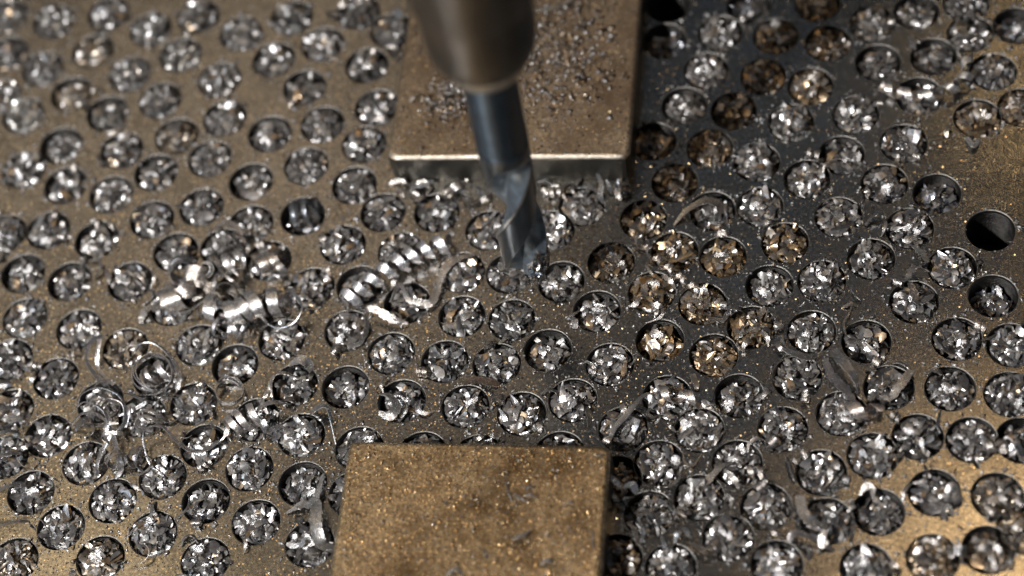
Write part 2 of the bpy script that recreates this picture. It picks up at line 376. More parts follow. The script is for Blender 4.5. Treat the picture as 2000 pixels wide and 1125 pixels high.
def coil_part(axis_pts, radius, turns, width, phase=0.0, thick=0.014, hand=1, taper_ends=True, rag=0.05, lean=0.0, per=22):
    n = max(10, int(per * turns)); c = spline(axis_pts, n)
    T = np.gradient(c, axis=0); T /= np.linalg.norm(T, axis=1)[:, None]
    n1 = np.cross(T[0], [0, 0, 1.0]);
    if np.linalg.norm(n1) < 1e-3: n1 = np.array([1.0, 0, 0])
    n1 /= np.linalg.norm(n1); N1 = []
    for t in T:
        n1 = n1 - t * (n1 @ t); n1 /= np.linalg.norm(n1); N1.append(n1)
    N1 = np.array(N1); N2 = np.cross(T, N1)
    th = phase + hand * np.linspace(0, turns * 2 * math.pi, n)
    rad = np.interp(np.linspace(0, 1, n), np.linspace(0, 1, len(radius)), radius) if hasattr(radius, '__len__') else np.full(n, radius)
    path = c + rad[:, None] * (np.cos(th)[:, None] * N1 + np.sin(th)[:, None] * N2)
    path += 0.15 * rad[:, None] * np.array([[noise.noise(Vector((i * .13, k * 7.7, phase * 3.1 + radius if not hasattr(radius, '__len__') else phase * 3.1))) for k in range(3)] for i in range(n)])
    wv = T + lean * (np.cos(th)[:, None] * N1 + np.sin(th)[:, None] * N2)
    tp = np.gradient(path, axis=0); tp /= np.linalg.norm(tp, axis=1)[:, None]
    wv = wv - tp * (wv * tp).sum(1)[:, None]; wv /= np.linalg.norm(wv, axis=1)[:, None]
    wd = np.full(n, float(width))
    if taper_ends:
        e = np.minimum(np.arange(n), np.arange(n)[::-1]) / (n * 0.06 + 1); wd *= np.clip(0.35 + e * 0.65, 0, 1)
    return (path, wv, wd, thick, rag)

def strap_part(pts, width, roll=0.0, roll2=None, thick=0.016, n=36, rag=0.06, up=(0, 0, 1)):
    """a ribbon along pts; roll = angle of the ribbon's face out of the horizontal, in turns of a radian"""
    c = spline(pts, n); T = np.gradient(c, axis=0); T /= np.linalg.norm(T, axis=1)[:, None]
    if roll2 is None: roll2 = roll
    rl = np.linspace(roll, roll2, n); wv = []
    side0 = None
    for t, r in zip(T, rl):
        sd = np.cross(t, up)
        if np.linalg.norm(sd) < 0.15 and side0 is not None: sd = side0
        sd = sd - t * (sd @ t); sd /= np.linalg.norm(sd)
        if side0 is not None and sd @ side0 < 0: sd = -sd
        side0 = sd; u2 = np.cross(sd, t)
        wv.append(sd * math.cos(r) + u2 * math.sin(r))
    wv = np.array(wv); W = np.interp(np.linspace(0, 1, n), np.linspace(0, 1, len(width)), width) if hasattr(width, '__len__') else np.full(n, float(width))
    return (c, wv, W, thick, rag)

# ------------------------------------------------------------------ crushed chips that pack a hole
def crumple(seed, depth=-0.12, amp=0.10, rmax=0.468):
    vs_, fs = [], []
    NR, NA = 15, 44
    for j in range(NR + 1):
        r = rmax * (j / NR) ** 0.85
        for i in range(NA):
            a = 2 * math.pi * i / NA + (j % 2) * math.pi / NA
            x, y = r * math.cos(a), r * math.sin(a)
            q = Vector((x * 6, y * 6, seed * 3.1)); h = noise.multi_fractal(q, 0.9, 2.3, 4) - 1.0
            q2 = noise.cell(Vector((x * 11, y * 11, seed)))
            z = depth + amp * h + 0.07 * (q2 - 0.5) - 0.14 * (r / rmax) ** 3
            vs_.append((x + 0.01 * rng.normal(), y + 0.01 * rng.normal(), z))
    for j in range(NR):
        for i in range(NA):
            a, b = j * NA + i, j * NA + (i + 1) % NA; c, d = a + NA, b + NA
            if (i + j) % 2: fs += [(a, c, d), (a, d, b)]
            else: fs += [(a, c, b), (b, c, d)]
    return vs_, fs

def shards(vs_, fs, n, zlo, zhi, smin, smax, rmax=0.44, tilt=0.75):
    for _ in range(n):
        L = rng.uniform(smin, smax) * (1 if rng.random() < .8 else 1.5); W = L * rng.uniform(0.13, 0.5)
        k = rng.uniform(-1, 1) * 1.6; m = 4
        s = np.linspace(-0.5, 0.5, m + 1); th = s * k
        if abs(k) > 0.1: px, pz = np.sin(th) / k * L, (1 - np.cos(th)) / k * L
        else: px, pz = s * L, s * 0
        tw = rng.uniform(-0.7, 0.7)
        pts = []
        wj = W * 0.5 * (1 + rng.uniform(-.35, .35, (2, m + 1))); wj[:, 0] *= rng.uniform(.2, 1); wj[:, -1] *= rng.uniform(.2, 1)
        for i in range(m + 1):
            t = tw * s[i] * 2
            for q, sg in enumerate((-1, 0, 1)):
                wy = 0 if sg == 0 else sg * wj[0 if sg < 0 else 1][i]
                pts.append((px[i], wy * math.cos(t), pz[i] + wy * math.sin(t) + (0.05 * W if sg == 0 else 0)))
        pts = np.array(pts)
        e = (rng.normal() * tilt, rng.normal() * tilt, None)
        r = rmax * math.sqrt(rng.random()); a = rng.uniform(0, 6.28)
        flow = zlo * 40 + 1.6 * noise.noise(Vector((r * math.cos(a) * 3, r * math.sin(a) * 3, len(vs_) // 9000 + n * .37))) * 3
        e = (e[0], e[1], flow + rng.normal() * 0.45)
        Rm = np.array(Matrix.Rotation(e[2], 3, 'Z') @ Matrix.Rotation(e[1], 3, 'Y') @ Matrix.Rotation(e[0], 3, 'X'))
        rr = max(0.0, min(r, 0.47 - L * 0.38))
        c = np.array([rr * math.cos(a), rr * math.sin(a), rng.uniform(zlo, zhi) - 0.13 * (r / rmax) ** 3])
        pts = pts @ Rm.T + c
        rad = np.hypot(pts[:, 0], pts[:, 1]); ov = rad > 0.466; sc = np.where(ov & (pts[:, 2] < 0.01), 0.466 / np.maximum(rad, 1e-6), 1.0)
        pts[:, 0] *= sc; pts[:, 1] *= sc
        b0 = len(vs_); vs_ += [tuple(p) for p in pts]
        for i in range(m):
            for q in range(2):
                fs.append((b0 + i * 3 + q, b0 + (i + 1) * 3 + q, b0 + (i + 1) * 3 + q + 1, b0 + i * 3 + q + 1))

def scraps(vs_, fs, n, zlo, zhi, lmin, lmax, wmin, wmax):
    """folded ribbon ends, smooth enough to flash like small mirrors"""
    for _ in range(n):
        m = 9; L = rng.uniform(lmin, lmax); ds = L / m; W = rng.uniform(wmin, wmax)
        kap = rng.uniform(0.8, 6.5) * rng.choice((-1, 1)); th = 0.0; p = np.zeros(3); pth = [p.copy()]
        for i in range(m):
            th += kap * ds + rng.normal() * 0.12; p = p + ds * np.array([math.cos(th), 0, math.sin(th)]); p[1] += 0.25 * ds * rng.normal(); pth.append(p.copy())
        pth = np.array(pth); pth -= pth.mean(0)
        prof = np.clip(0.35 + np.minimum(np.arange(m + 1), m - np.arange(m + 1)) * 0.3, 0, 1) * (1 + 0.12 * rng.normal(size=m + 1))
        tw = rng.uniform(-0.9, 0.9)
        pts = []
        for i in range(m + 1):
            t = tw * (i / m - 0.5)
            for sg in (-1, 0, 1):
                wy = sg * W * 0.5 * prof[i]
                pts.append((pth[i][0] + wy * math.sin(t) * 0.4, pth[i][1] + wy * math.cos(t), pth[i][2] + wy * math.sin(t) + (0.04 * W if sg == 0 else 0)))
        pts = np.array(pts)
        Rm = np.array(Matrix.Rotation(rng.uniform(0, 6.28), 3, 'Z') @ Matrix.Rotation(rng.normal() * 0.32, 3, 'Y') @ Matrix.Rotation(rng.normal() * 0.42, 3, 'X'))
        r = max(0.0, 0.44 - L * 0.33) * math.sqrt(rng.random()); a = rng.uniform(0, 6.28)
        pts = pts @ Rm.T + np.array([r * math.cos(a), r * math.sin(a), 0])
        pts[:, 2] += rng.uniform(zlo, zhi) - max(0.0, pts[:, 2].max() - 0.06)
        rad = np.hypot(pts[:, 0], pts[:, 1]); sc = np.where(rad > 0.463, 0.463 / np.maximum(rad, 1e-6), 1.0); pts[:, 0] *= sc; pts[:, 1] *= sc
        b0 = len(vs_); vs_ += [tuple(q) for q in pts]
        for i in range(m):
            for q in range(2): fs.append((b0 + i * 3 + q, b0 + (i + 1) * 3 + q, b0 + (i + 1) * 3 + q + 1, b0 + i * 3 + q + 1))
BEDS = []
for k in range(18):
    vs_, fs = crumple(k, depth=(-0.17, -0.12, -0.22)[k % 3], amp=0.10)
    fine = k % 4 == 0
    shards(vs_, fs, 90 if fine else 30, -0.12, 0.01, 0.08, 0.18, tilt=0.5)
    shards(vs_, fs, 50 if fine else 44, -0.12, 0.01, 0.18, 0.40, tilt=0.40)
    scraps(vs_, fs, 4 if fine else 12, -0.12, 0.01, 0.2, 0.42, 0.08, 0.16)
    scraps(vs_, fs, 1 if fine else 4, -0.06, 0.02, 0.35, 0.62, 0.13, 0.22)
    me = new_mesh('chip_bed', vs_, fs, M_chip)
    nsh = (140 if fine else 74) * 8
    for p in me.polygons: p.use_smooth = p.index >= 15 * 44 * 2 + nsh
    BEDS.append(me)
def flat_uv(me): pass
FLAKES = []
for k in range(14):
    L = rng.uniform(0.26, 0.5); W = rng.uniform(0.09, 0.19); kk = rng.uniform(1.5, 5.5) * (1 if k % 2 else -1)
    s = np.linspace(-.5, .5, 12) * L
    path = np.stack([np.sin(s * kk) / kk, 0.05 * np.sin(s * 9 + k) * L, (1 - np.cos(s * kk)) / kk * (-1)], 1)
    tw = np.linspace(-.4, .4, 12) * rng.uniform(-1, 1)
    wv = np.stack([0 * s, np.cos(tw), np.sin(tw)], 1)
    wd = W * (1 + 0.25 * rng.normal(size=12)) * np.clip(0.5 + np.minimum(np.arange(12), np.arange(12)[::-1]) * 0.25, 0, 1)
    FLAKES.append(strip_mesh('flake', [(path, wv, wd, 0.014, 0.05)], M_curl))

def look(x, y, k):
    blur = 'blurred ' if (y < 330 or (x > 1500 and y > 960)) else ''
    return blur + {'a': 'amber oily', 's': 'shaded brown', 'b': 'golden', 'd': 'dark sunken', 'w': 'warm grey', 'l': 'pale silver'}.get(k, 'steel grey')
MARKS = [('the drill tip', 1035, 520), ('the tight nine turn coil', 785, 520), ('the folded ribbon chip', 735, 610), ('the swarf tangle', 440, 560), ('the fat coil of the tangle', 545, 590),
         ('the flat spiral ring', 300, 730), ('the thin ribbon nest', 215, 830), ('the sunken tailed coil', 500, 815), ('the left edge spiral', 20, 850), ('the striped strap chip', 620, 1015),
         ("the front block's far left corner", 685, 865), ("the front block's far right corner", 1193, 868), ("the front block's far edge", 940, 860), ("the rear block's left foot", 765, 340),
         ("the rear block's right foot", 1235, 340), ('the dark rolled chip', 591, 410), ('the empty hole at the right', 1935, 450), ('the stretched thin spiral', 1300, 515), ('the arched brown strap', 1365, 405),
         ('the striped blade chip', 1655, 725), ('the big torn chip', 1785, 545), ('the white zigzag curl', 1800, 175), ('the golden heap', 1912, 232), ('the kinked pale strap', 1580, 1000),
         ('the lower right corner', 1990, 1100), ('the top left corner', 0, 0), ('the lower left corner', 0, 1125), ('the top right corner', 2000, 0), ('the drill sleeve', 930, 100), ('the pale even chip fill', 254, 550),
         ('the twisted flashing ribbon', 1330, 780), ('the small hooked ribbon', 350, 680)]
DIRS = ['right of', 'upper right of', 'above', 'upper left of', 'left of', 'lower left of', 'below', 'lower right of']
ORD = ['nearest', 'second', 'third', 'fourth', 'fifth', 'sixth', 'seventh', 'eighth', 'ninth', 'tenth', 'eleventh', 'twelfth'] + ['%dth' % i for i in range(13, 21)] + ['21st', '22nd', '23rd'] + ['%dth' % i for i in range(24, 31)]
buckets = {}
for q, h in enumerate(holes):
    if h[3] is None or h[2] == 'e': continue
    m = min(range(len(MARKS)), key=lambda i: (MARKS[i][1] - h[3]) ** 2 + (MARKS[i][2] - h[4]) ** 2)
    dx, dy = h[3] - MARKS[m][1], h[4] - MARKS[m][2]; o8 = int(((math.degrees(math.atan2(-dy, dx)) + 22.5) % 360) // 45)
    if math.hypot(dx, dy) < 26: o8 = 8
    buckets.setdefault((m, o8), []).append((math.hypot(dx, dy), q))
PILE_LABEL = {}
for (m, o8), L in buckets.items():
    for n_, (_, q) in enumerate(sorted(L)):
        lk = look(holes[q][3], holes[q][4], holes[q][2])
        if o8 == 8: PILE_LABEL[q] = '%s chips in the hole under %s' % (lk, MARKS[m][0])
        else: PILE_LABEL[q] = '%s chips in the %s%s %s' % (lk, (ORD[n_] + ' hole ') if len(L) > 1 else 'hole ', DIRS[o8], MARKS[m][0])
TINT = {'g': (1, 1, 1), 'w': (1.15, 1.0, 0.8), 'l': (1.35, 1.35, 1.3), 'a': (0.95, 0.72, 0.45), 's': (0.85, 0.66, 0.44), 'b': (1.2, 0.95, 0.65), 'd': (0.75, 0.8, 0.9), 'o': (1, 1, 1)}  # 's' puts the shadow bands' brown shade into chip colour; 'd' darkens deep fills
SPECIAL = {(1940, 578): 'dark half-empty hole with black chips below the empty hole at the right edge', (1830, 378): 'low dark chips sunk in the shaded hole above left of the empty one',
           (591, 422): 'dark chips under a shiny rolled chip left of the coil', (995, 534): 'chips packed in the hole right under the drill tip',
           (1297, 80): 'dark chips in the hole against the shaded side of the rear block', (1463, 12): 'dark sunken chips in a hole at the top edge beside the empty one',
           (1985, 50): 'dark sunken chips in a hole at the top right corner', (254, 550): 'fine even pale chip fill in the hole left of the swarf tangle',
           (1909, 231): 'golden rough chip heap bulging out of its hole below the bright zigzag curl', (1503, 558): 'pale broad flakes in the hole left of the evenly packed grey one'}
pile_i = 0
far_v, far_f = [], []
for hq, h in enumerate(holes):
    x, y, k, px, py = h
    if px is None:
        bm_ = BEDS[int(rng.integers(0, 16))]; b0 = len(far_v); a = rng.uniform(0, 6.28); ca, sa = math.cos(a), math.sin(a)
        far_v += [(x + v.co.x * ca - v.co.y * sa, y + v.co.x * sa + v.co.y * ca, v.co.z) for v in bm_.vertices]
        far_f += [tuple(b0 + q for q in p.vertices) for p in bm_.polygons]; continue
    if k == 'e': continue
    if k == 'o' and False: continue
    root = link('chip_pile', None, None, (x, y, 0)); root.empty_display_size = 0.3
    if px is None: lab, grp = 'crushed steel chips packed in a hole of the plate beyond the photographed part', 'chip piles beyond the photographed part'
    else: lab, grp = PILE_LABEL[hq], 'piles of chips packed in the plate holes'
    sp = SPECIAL.get((int(px), int(py))) if px is not None else None
    tag(root, sp or lab, 'chip pile', None if sp else grp)
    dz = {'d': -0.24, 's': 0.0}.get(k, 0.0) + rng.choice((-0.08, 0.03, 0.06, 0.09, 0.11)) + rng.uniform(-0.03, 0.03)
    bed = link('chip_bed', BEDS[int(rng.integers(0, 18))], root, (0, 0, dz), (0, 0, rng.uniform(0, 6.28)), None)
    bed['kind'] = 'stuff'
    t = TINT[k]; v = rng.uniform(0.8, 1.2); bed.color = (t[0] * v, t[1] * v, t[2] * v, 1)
    if px is not None:
        nf = rng.integers(4, 9) if k != 'd' else 3
        for q in range(nf):
            me = FLAKES[int(rng.integers(0, 14))]; r = rng.uniform(0.02, 0.31); a = rng.uniform(0, 6.28)
            f = link('flake', me, root, (r * math.cos(a), r * math.sin(a), dz + rng.uniform(-0.04, 0.05)), (rng.normal() * .4, rng.normal() * .4, rng.uniform(0, 6.28)), float(rng.uniform(0.6, 1.05)))
            v = rng.uniform(0.3, 1.1); f.color = (t[0] * v, t[1] * v, t[2] * v, 1)
    pile_i += 1

tag(link('chip_fill', new_mesh('chip_fill', far_v, far_f, M_chip)), 'crushed chips filling the plate holes around the photographed part', 'chips', kind='stuff')

# ------------------------------------------------------------------ steel blocks
def block(name, x0, x1, y0, y1, z1, mat, label, b=0.085, seed=0):
    # outline with softened corners, chamfered top edge; lighter front bevel strip lies as its own faces
    def ring(inset, z):
        r = 0.09 + inset * 0.9; pts = []
        cx = [(x1 - r, y1 - r, 0), (x0 + r, y1 - r, 90), (x0 + r, y0 + r, 180), (x1 - r, y0 + r, 270)]
        for (a, c, d0) in cx:
            for q in range(6):
                t = math.radians(d0 + q * 18); pts.append((a + (r - inset) * math.cos(t), c + (r - inset) * math.sin(t)))
        out = []
        for i in range(len(pts)):
            p, q = pts[i], pts[(i + 1) % len(pts)]; L = math.dist(p, q); m = max(1, int(L / 0.25))
            for u in range(m):
                X, Y = p[0] + (q[0] - p[0]) * u / m, p[1] + (q[1] - p[1]) * u / m
                nz = noise.noise(Vector((X * 2.3, Y * 2.3, seed))) * 0.012 + noise.noise(Vector((X * 9, Y * 9, seed))) * 0.006
                out.append((X, Y, z + nz * (1 if z > 0.3 else 0)))
        return out
    rings = [ring(0, 0.006), ring(0, z1 - b), ring(b * 0.2, z1 - b * 0.62), ring(b * 0.75, z1 - b * 0.12), ring(b * 1.15, z1)]
    # ring() samples depend on length only weakly; resample to the same count
    n = len(rings[0]); rs = []
    for r in rings:
        a = np.array(r); d = np.concatenate([[0], np.cumsum(np.linalg.norm(np.diff(np.vstack([a, a[:1]]), axis=0), axis=1))]); a2 = np.vstack([a, a[:1]])
        t = np.linspace(0, d[-1], n, endpoint=False); rs.append(np.stack([np.interp(t, d, a2[:, k]) for k in range(3)], 1))
    vs_ = [tuple(p) for r in rs for p in r]; fs = []
    for j in range(len(rs) - 1):
        for i in range(n): fs.append((j * n + i, j * n + (i + 1) % n, (j + 1) * n + (i + 1) % n, (j + 1) * n + i))
    fs.append(tuple((len(rs) - 1) * n + i for i in range(n))); fs.append(tuple(range(n))[::-1])
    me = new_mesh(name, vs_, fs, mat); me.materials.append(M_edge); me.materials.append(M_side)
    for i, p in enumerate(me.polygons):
        if n <= i < n * 4 and p.normal.y < -0.3 and abs(p.normal.x) < 0.3: p.material_index = 1  # only front bevels get the lighter steel, painting the edge highlight
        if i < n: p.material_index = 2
        p.use_smooth = n <= i < 4 * n
    o = link(name, me); tag(o, label, 'steel block'); return o
block('steel_block', rx0, rx1, ry0, ry0 + RL, 0.85, M_block2, 'blurred brown steel block behind the drill with a bright highlit worn front edge', seed=3)
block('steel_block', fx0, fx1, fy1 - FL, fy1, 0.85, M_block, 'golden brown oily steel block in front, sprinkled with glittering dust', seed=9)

# ------------------------------------------------------------------ the drill
TIPZ = 1.4
tip = at(1031, 522, TIPZ)
AXIS = Vector((R[0] * 0.024, R[1] * 0.024, 1.0)).normalized(); LEAN = Vector((0, 0, 1)).rotation_difference(AXIS).to_euler()
drill = link('twist_drill', None, None, (tip[0], tip[1], TIPZ), LEAN); tag(drill, 'blue grey twist drill hanging above the plate with a chip smeared tip', 'drill bit')
DR = 0.485; LEAD = 5.7; PH0 = math.radians(-72)
def drill_profile(phi):
    """radius of the two-flute section at angle phi (before twist)"""
    p = (phi % math.pi) / math.pi          # 0..1
    land = 0.44
    if p < land:
        return DR if p < 0.05 else DR * 0.965 
    u = (p - land) / (1 - land)
    d = math.sin(math.pi * u ** 0.8)
    return DR * 0.965 - (DR * 0.70) * d ** 0.75
NPH = 96; NZ = 90; HF = 3.75
vs_, fs = [], []
for j in range(NZ + 1):
    zf = 4.3 * j / NZ
    for i in range(NPH):
        phi = 2 * math.pi * i / NPH
        r = drill_profile(phi)
        fade = 1.0 if zf < 3.35 else max(0.0, 1 - (zf - 3.35) / 0.75)
        fade = fade * fade * (3 - 2 * fade)
        rf = DR - (DR - r) * fade
        zz = zf + rf * 0.5 * max(0.0, 1 - zf / 0.9)
        an = phi + PH0 + 2 * math.pi * zz / LEAD
        vs_.append((rf * math.cos(an), rf * math.sin(an), zz))
for j in range(NZ):
    for i in range(NPH):
        fs.append((j * NPH + i, j * NPH + (i + 1) % NPH, (j + 1) * NPH + (i + 1) % NPH, (j + 1) * NPH + i))
vs_.append((0, 0, 0.0)); c0 = len(vs_) - 1
fs += [(i, c0, (i + 1) % NPH) for i in range(NPH)]
me = new_mesh('fluted_body', vs_, fs, M_drill, False); me.materials.append(M_flute); me.materials.append(M_margin)
for p in me.polygons:
    i = p.index % NPH; p.use_smooth = True; u = (i / NPH * 2) % 1.0; zj = 4.3 * (p.index // NPH) / NZ
    if zj < 3.95 and u >= 0.45: p.material_index = 1
    if zj < 3.6 and (u < 0.03 or 0.42 <= u < 0.45): p.material_index = 2
me.set_sharp_from_angle(angle=math.radians(28))
link('fluted_body', me, drill)
def lathe(prof, seg=64):
    vs_, fs = [], []
    for r, z in prof:
        for i in range(seg): a = 2 * math.pi * i / seg; vs_.append((r * math.cos(a), r * math.sin(a), z))
    for j in range(len(prof) - 1):
        for i in range(seg): fs.append((j * seg + i, j * seg + (i + 1) % seg, (j + 1) * seg + (i + 1) % seg, (j + 1) * seg + i))
    return vs_, fs
v_, f_ = lathe([(DR, 4.3), (DR, 4.32), (DR - 0.012, 4.34), (DR - 0.012, 4.37), (DR, 4.39), (DR, 7.4)])
me = new_mesh('shank', v_, f_, M_shank, True); link('shank', me, drill)
# chips smeared on the cutting corner and dangling slivers
vs_, fs = [], []
for q in range(130):
    t = rng.random(); z = 0.12 + t * 0.95; a = math.radians(-58) + rng.normal() * (0.26 - .16 * t) + t * 0.25
    c = np.array([math.cos(a), math.sin(a), 0]) * (DR + 0.005); c[2] = z + rng.normal() * 0.05
    L = rng.uniform(0.05, 0.14)
    pts = rng.normal(size=(4, 3)) * L * 0.45 + c; b0 = len(vs_); vs_ += [tuple(p) for p in pts]
    fs += [(b0, b0 + 1, b0 + 2), (b0, b0 + 2, b0 + 3), (b0, b0 + 3, b0 + 1), (b0 + 1, b0 + 3, b0 + 2)]
o = link('built_up_chip', new_mesh('built_up_chip', vs_, fs, M_built), drill); o['label'] = 'bright crumpled chip metal smeared on the cutting corner'
# sleeve that holds the drill
sleeve = link('tool_sleeve', None, None, Vector((tip[0], tip[1], TIPZ)) + AXIS * 6.66, LEAN); tag(sleeve, 'blurred dark brown cylindrical sleeve gripping the drill shank at the top', 'tool sleeve')
v_, f_ = lathe([(0.84, 0.45), (0.875, 0.455), (0.905, 0.50), (0.935, 0.60), (0.96, 0.76), (0.978, 0.98), (0.985, 1.25), (0.985, 1.8), (1.00, 1.9), (1.06, 2.05), (1.06, 5.5)])
link('sleeve_body', new_mesh('sleeve_body', v_, f_, M_collar, True), sleeve)
v_, f_ = lathe([(DR + 0.005, 0.02), (DR + 0.01, 0.0), (0.66, 0.0), (0.695, 0.03), (0.815, 0.30), (0.83, 0.46)])
me = new_mesh('sleeve_lip', v_, f_, M_lip, True); me.set_sharp_from_angle(angle=math.radians(30)); link('sleeve_lip', me, sleeve)

# ------------------------------------------------------------------ curled chips lying loose (each one a thing)
def curl(name, parts, label, cat='metal chip', tint=(1, 1, 1), group=None, mat=None):
    me = strip_mesh(name, parts, mat or M_curl)
    c = np.array([v.co[:] for v in me.vertices]); m = c.mean(0); m[2] = c[:, 2].min()
    for v in me.vertices: v.co = v.co - Vector(m)
    o = link(name, me, None, m); o.color = (*tint, 1); tag(o, label, cat, group); return o
def A(*p): return [at(a, b, c) for a, b, c in p]
def ringaxis(x, y, z, d, L):
    c = at(x, y, z); d = np.array(d, float); d /= np.linalg.norm(d); return [c - d * L / 2, c + d * L / 2]
TC = -F  # towards the camera
exec_parts = []
curl('coiled_chip', [coil_part(A((672, 592, .22), (715, 560, .24), (770, 520, .24), (825, 492, .24), (888, 470, .22)), [.23, .19, .21, .19, .21], 8.6, .19, 1.0, .014, rag=.10, lean=.5)],
     'tight shiny coil of steel left of the drill tip, about nine turns long', tint=(1.35, 1.35, 1.38))
curl('twisted_chip', [strap_part(A((927, 497, .18), (880, 512, .28), (858, 548, .22), (842, 590, .14), (800, 585, .25), (782, 556, .38), (762, 590, .15)), [.06, .2, .15, .17, .16, .17, .05], -.2, 1.5, n=60, rag=.14)],
     'broad twisted ribbon chip below the tight coil, its flat end towards the drill', tint=(.62, .58, .55))
curl('twisted_chip', [strap_part(A((796, 632, .06), (765, 622, .22), (735, 606, .3), (716, 606, .26), (716, 640, .2), (700, 672, .06), (662, 668, .02), (640, 640, .06)), [.06, .19, .15, .12, .12, .1, .16, .04], .5, 1.4, n=60, rag=.14)],
     'ribbon chip folded sharply, hooking into the hole left of it', tint=(.6, .54, .49))
curl('coiled_chip', [coil_part(A((1236, 452, .1), (1275, 497, .22), (1320, 535, .22), (1372, 575, .12)), [.13, .1, .1, .09], 6.2, .09, .4, .012, lean=.2)],
     'thin stretched spiral chip right of the drill tip, reaching into an amber hole', tint=(1.1, 1.05, 1.0))
# the tangle left of the drill
G = 'coils of the swarf tangle'
curl('coiled_chip', [coil_part(A((470, 612, .28), (505, 592, .32), (570, 588, .30)), [.28, .30, .30], 3.3, .24, 2.0, .016)], 'fat shiny coil at the right end of the swarf tangle', tint=(1.15, 1.1, 1.08))
curl('ribbon_chip', [strap_part(A((492, 580, .3), (505, 612, .1), (540, 640, .05), (575, 632, .18), (590, 598, .4), (572, 570, .5)), [.04, .12, .2, .24, .2, .1], .9, 1.3)], 'grey ribbon looping under the fat coil of the swarf tangle', tint=(.85, .88, .95))
curl('coiled_chip', [coil_part(ringaxis(438, 577, .5, TC + np.array([.3, -.2, 0]), .3), .26, 2.2, .08, 0, .012)], 'thin ring shaped chip standing up in the middle of the swarf tangle', tint=(1, .95, .9))
curl('coiled_chip', [coil_part(A((395, 592, .22), (440, 612, .24), (492, 606, .22)), .25, 2.6, .3, .6, .016)], 'wide coil lying under the standing ring in the swarf tangle', tint=(1.2, 1.2, 1.2))
curl('coiled_chip', [coil_part(ringaxis(402, 526, .42, TC + np.array([-.3, .2, 0]), .12), [.17, .12], 1.7, .06, 2, .012)], 'small thin ring left of the standing ring in the swarf tangle', tint=(.9, .85, .8))
curl('coiled_chip', [coil_part(ringaxis(355, 525, .3, (.2, -.8, .5), .36), [.28, .24], 2.1, .2, 1.5, .016)], 'dark rolled chip at the left end of the swarf tangle', tint=(.75, .8, .9))
curl('ribbon_chip', [strap_part(A((425, 520, .25), (428, 480, .5), (440, 458, .6), (462, 470, .5), (478, 500, .2)), [.05, .08, .12, .14, .08], 1.1, .6)], 'arched thin ribbon at the top of the swarf tangle', tint=(.85, .8, .75))
curl('ribbon_chip', [strap_part(A((424, 440, .3), (440, 434, .4), (462, 445, .38), (478, 475, .2)), [.1, .2, .12, .06], .2, .5)], 'bright hooked chip just above the swarf tangle', tint=(1.4, 1.3, 1.2))
curl('coiled_chip', [coil_part(ringaxis(455, 512, .35, (.9, .2, .3), .5), .23, 1.8, .16, .3, .015)], 'half hidden coil behind the standing ring of the swarf tangle', tint=(1.2, 1.2, 1.2))
curl('coiled_chip', [coil_part(A((318, 590, .2), (370, 580, .22)), .22, 1.3, .42, 2.2, .016)], 'short wide roll with a warm highlight at the lower left of the swarf tangle', tint=(1.25, 1.15, 1.0))
curl('ragged_chip', [strap_part(A((275, 632, .03), (283, 608, .12), (305, 600, .16), (330, 603, .08)), [.1, .24, .2, .08], .2, .5, rag=.22)], 'bright ragged hooked chip at the lower left tip of the swarf tangle', tint=(1.5, 1.35, 1.15))
curl('ribbon_chip', [strap_part(A((325, 612, .1), (365, 608, .18), (400, 585, .3), (418, 560, .4)), [.04, .08, .1, .05], .5, .9)], 'narrow strap crossing below the short wide roll of the tangle', tint=(1, .95, .9))
curl('coiled_chip', [coil_part(A((415, 625, .16), (440, 645, .2), (475, 640, .16)), .2, 2.2, .09, 1.2, .014)], 'thin open coil hanging over a hole below the swarf tangle', tint=(1.1, 1.1, 1.15))
curl('ribbon_chip', [strap_part(A((345, 400, .1), (362, 405, .2), (385, 408, .28), (400, 390, .3), (420, 392, .2)), .09, .4, 1.0)], 'small blurred loop of ribbon beside a hole above the swarf tangle', tint=(.95, .95, 1))
curl('coiled_chip', [coil_part(A((562, 420, .08), (622, 414, .08)), [.22, .34, .25], 2.7, .13, .5, .014, rag=.15, lean=.7)], 'dark shiny rolled chip filling a hole above the tight coil', tint=(.6, .65, .72))
# thin ribbon curls on the left
curl('coiled_chip', [coil_part(ringaxis(300, 728, .25, TC + np.array([.1, .35, 0]), .38), [.40, .43, .36], 3.1, .10, .4, .014)], 'wide flat spiral ring chip over the hole left of the pair of coils, three turns', tint=(1.05, 1.05, 1.1))
curl('coiled_chip', [coil_part(A((278, 740, .1), (330, 722, .16)), [.16, .24, .2], 1.9, .15, 1.9, .014, rag=.1, lean=.4)], 'broad shiny curl lying inside the wide flat spiral ring', tint=(1.25, 1.2, 1.2))
curl('ribbon_chip', [strap_part(A((200, 655, .28), (175, 672, .4), (170, 705, .3), (188, 735, .08), (210, 752, .04)), [.1, .1, .07, .1, .16], 1.0, .4)], 'tall thin arc of ribbon left of the flat spiral ring', tint=(.95, .95, 1.0))
curl('ribbon_chip', [strap_part(A((195, 662, .3), (190, 690, .2), (192, 720, .06), (222, 752, .04)), .08, .7, .2)], 'second thin ribbon inside the tall arc, left of the flat spiral ring', tint=(1.2, 1.15, 1.1))
curl('ribbon_chip', [strap_part(A((262, 690, .2), (275, 672, .45), (300, 670, .5), (330, 692, .35), (350, 730, .25), (345, 760, .12)), .1, 1.1, .6)], 'open arch of ribbon above the flat spiral ring', tint=(.95, .95, .95))
curl('ribbon_chip', [strap_part(A((332, 663, .1), (348, 662, .2), (362, 678, .22), (358, 700, .1)), [.05, .1, .1, .06], .9, .9)], 'small hooked ribbon at the left rim of a hole above the flat spiral ring', tint=(1.1, 1.1, 1.1))
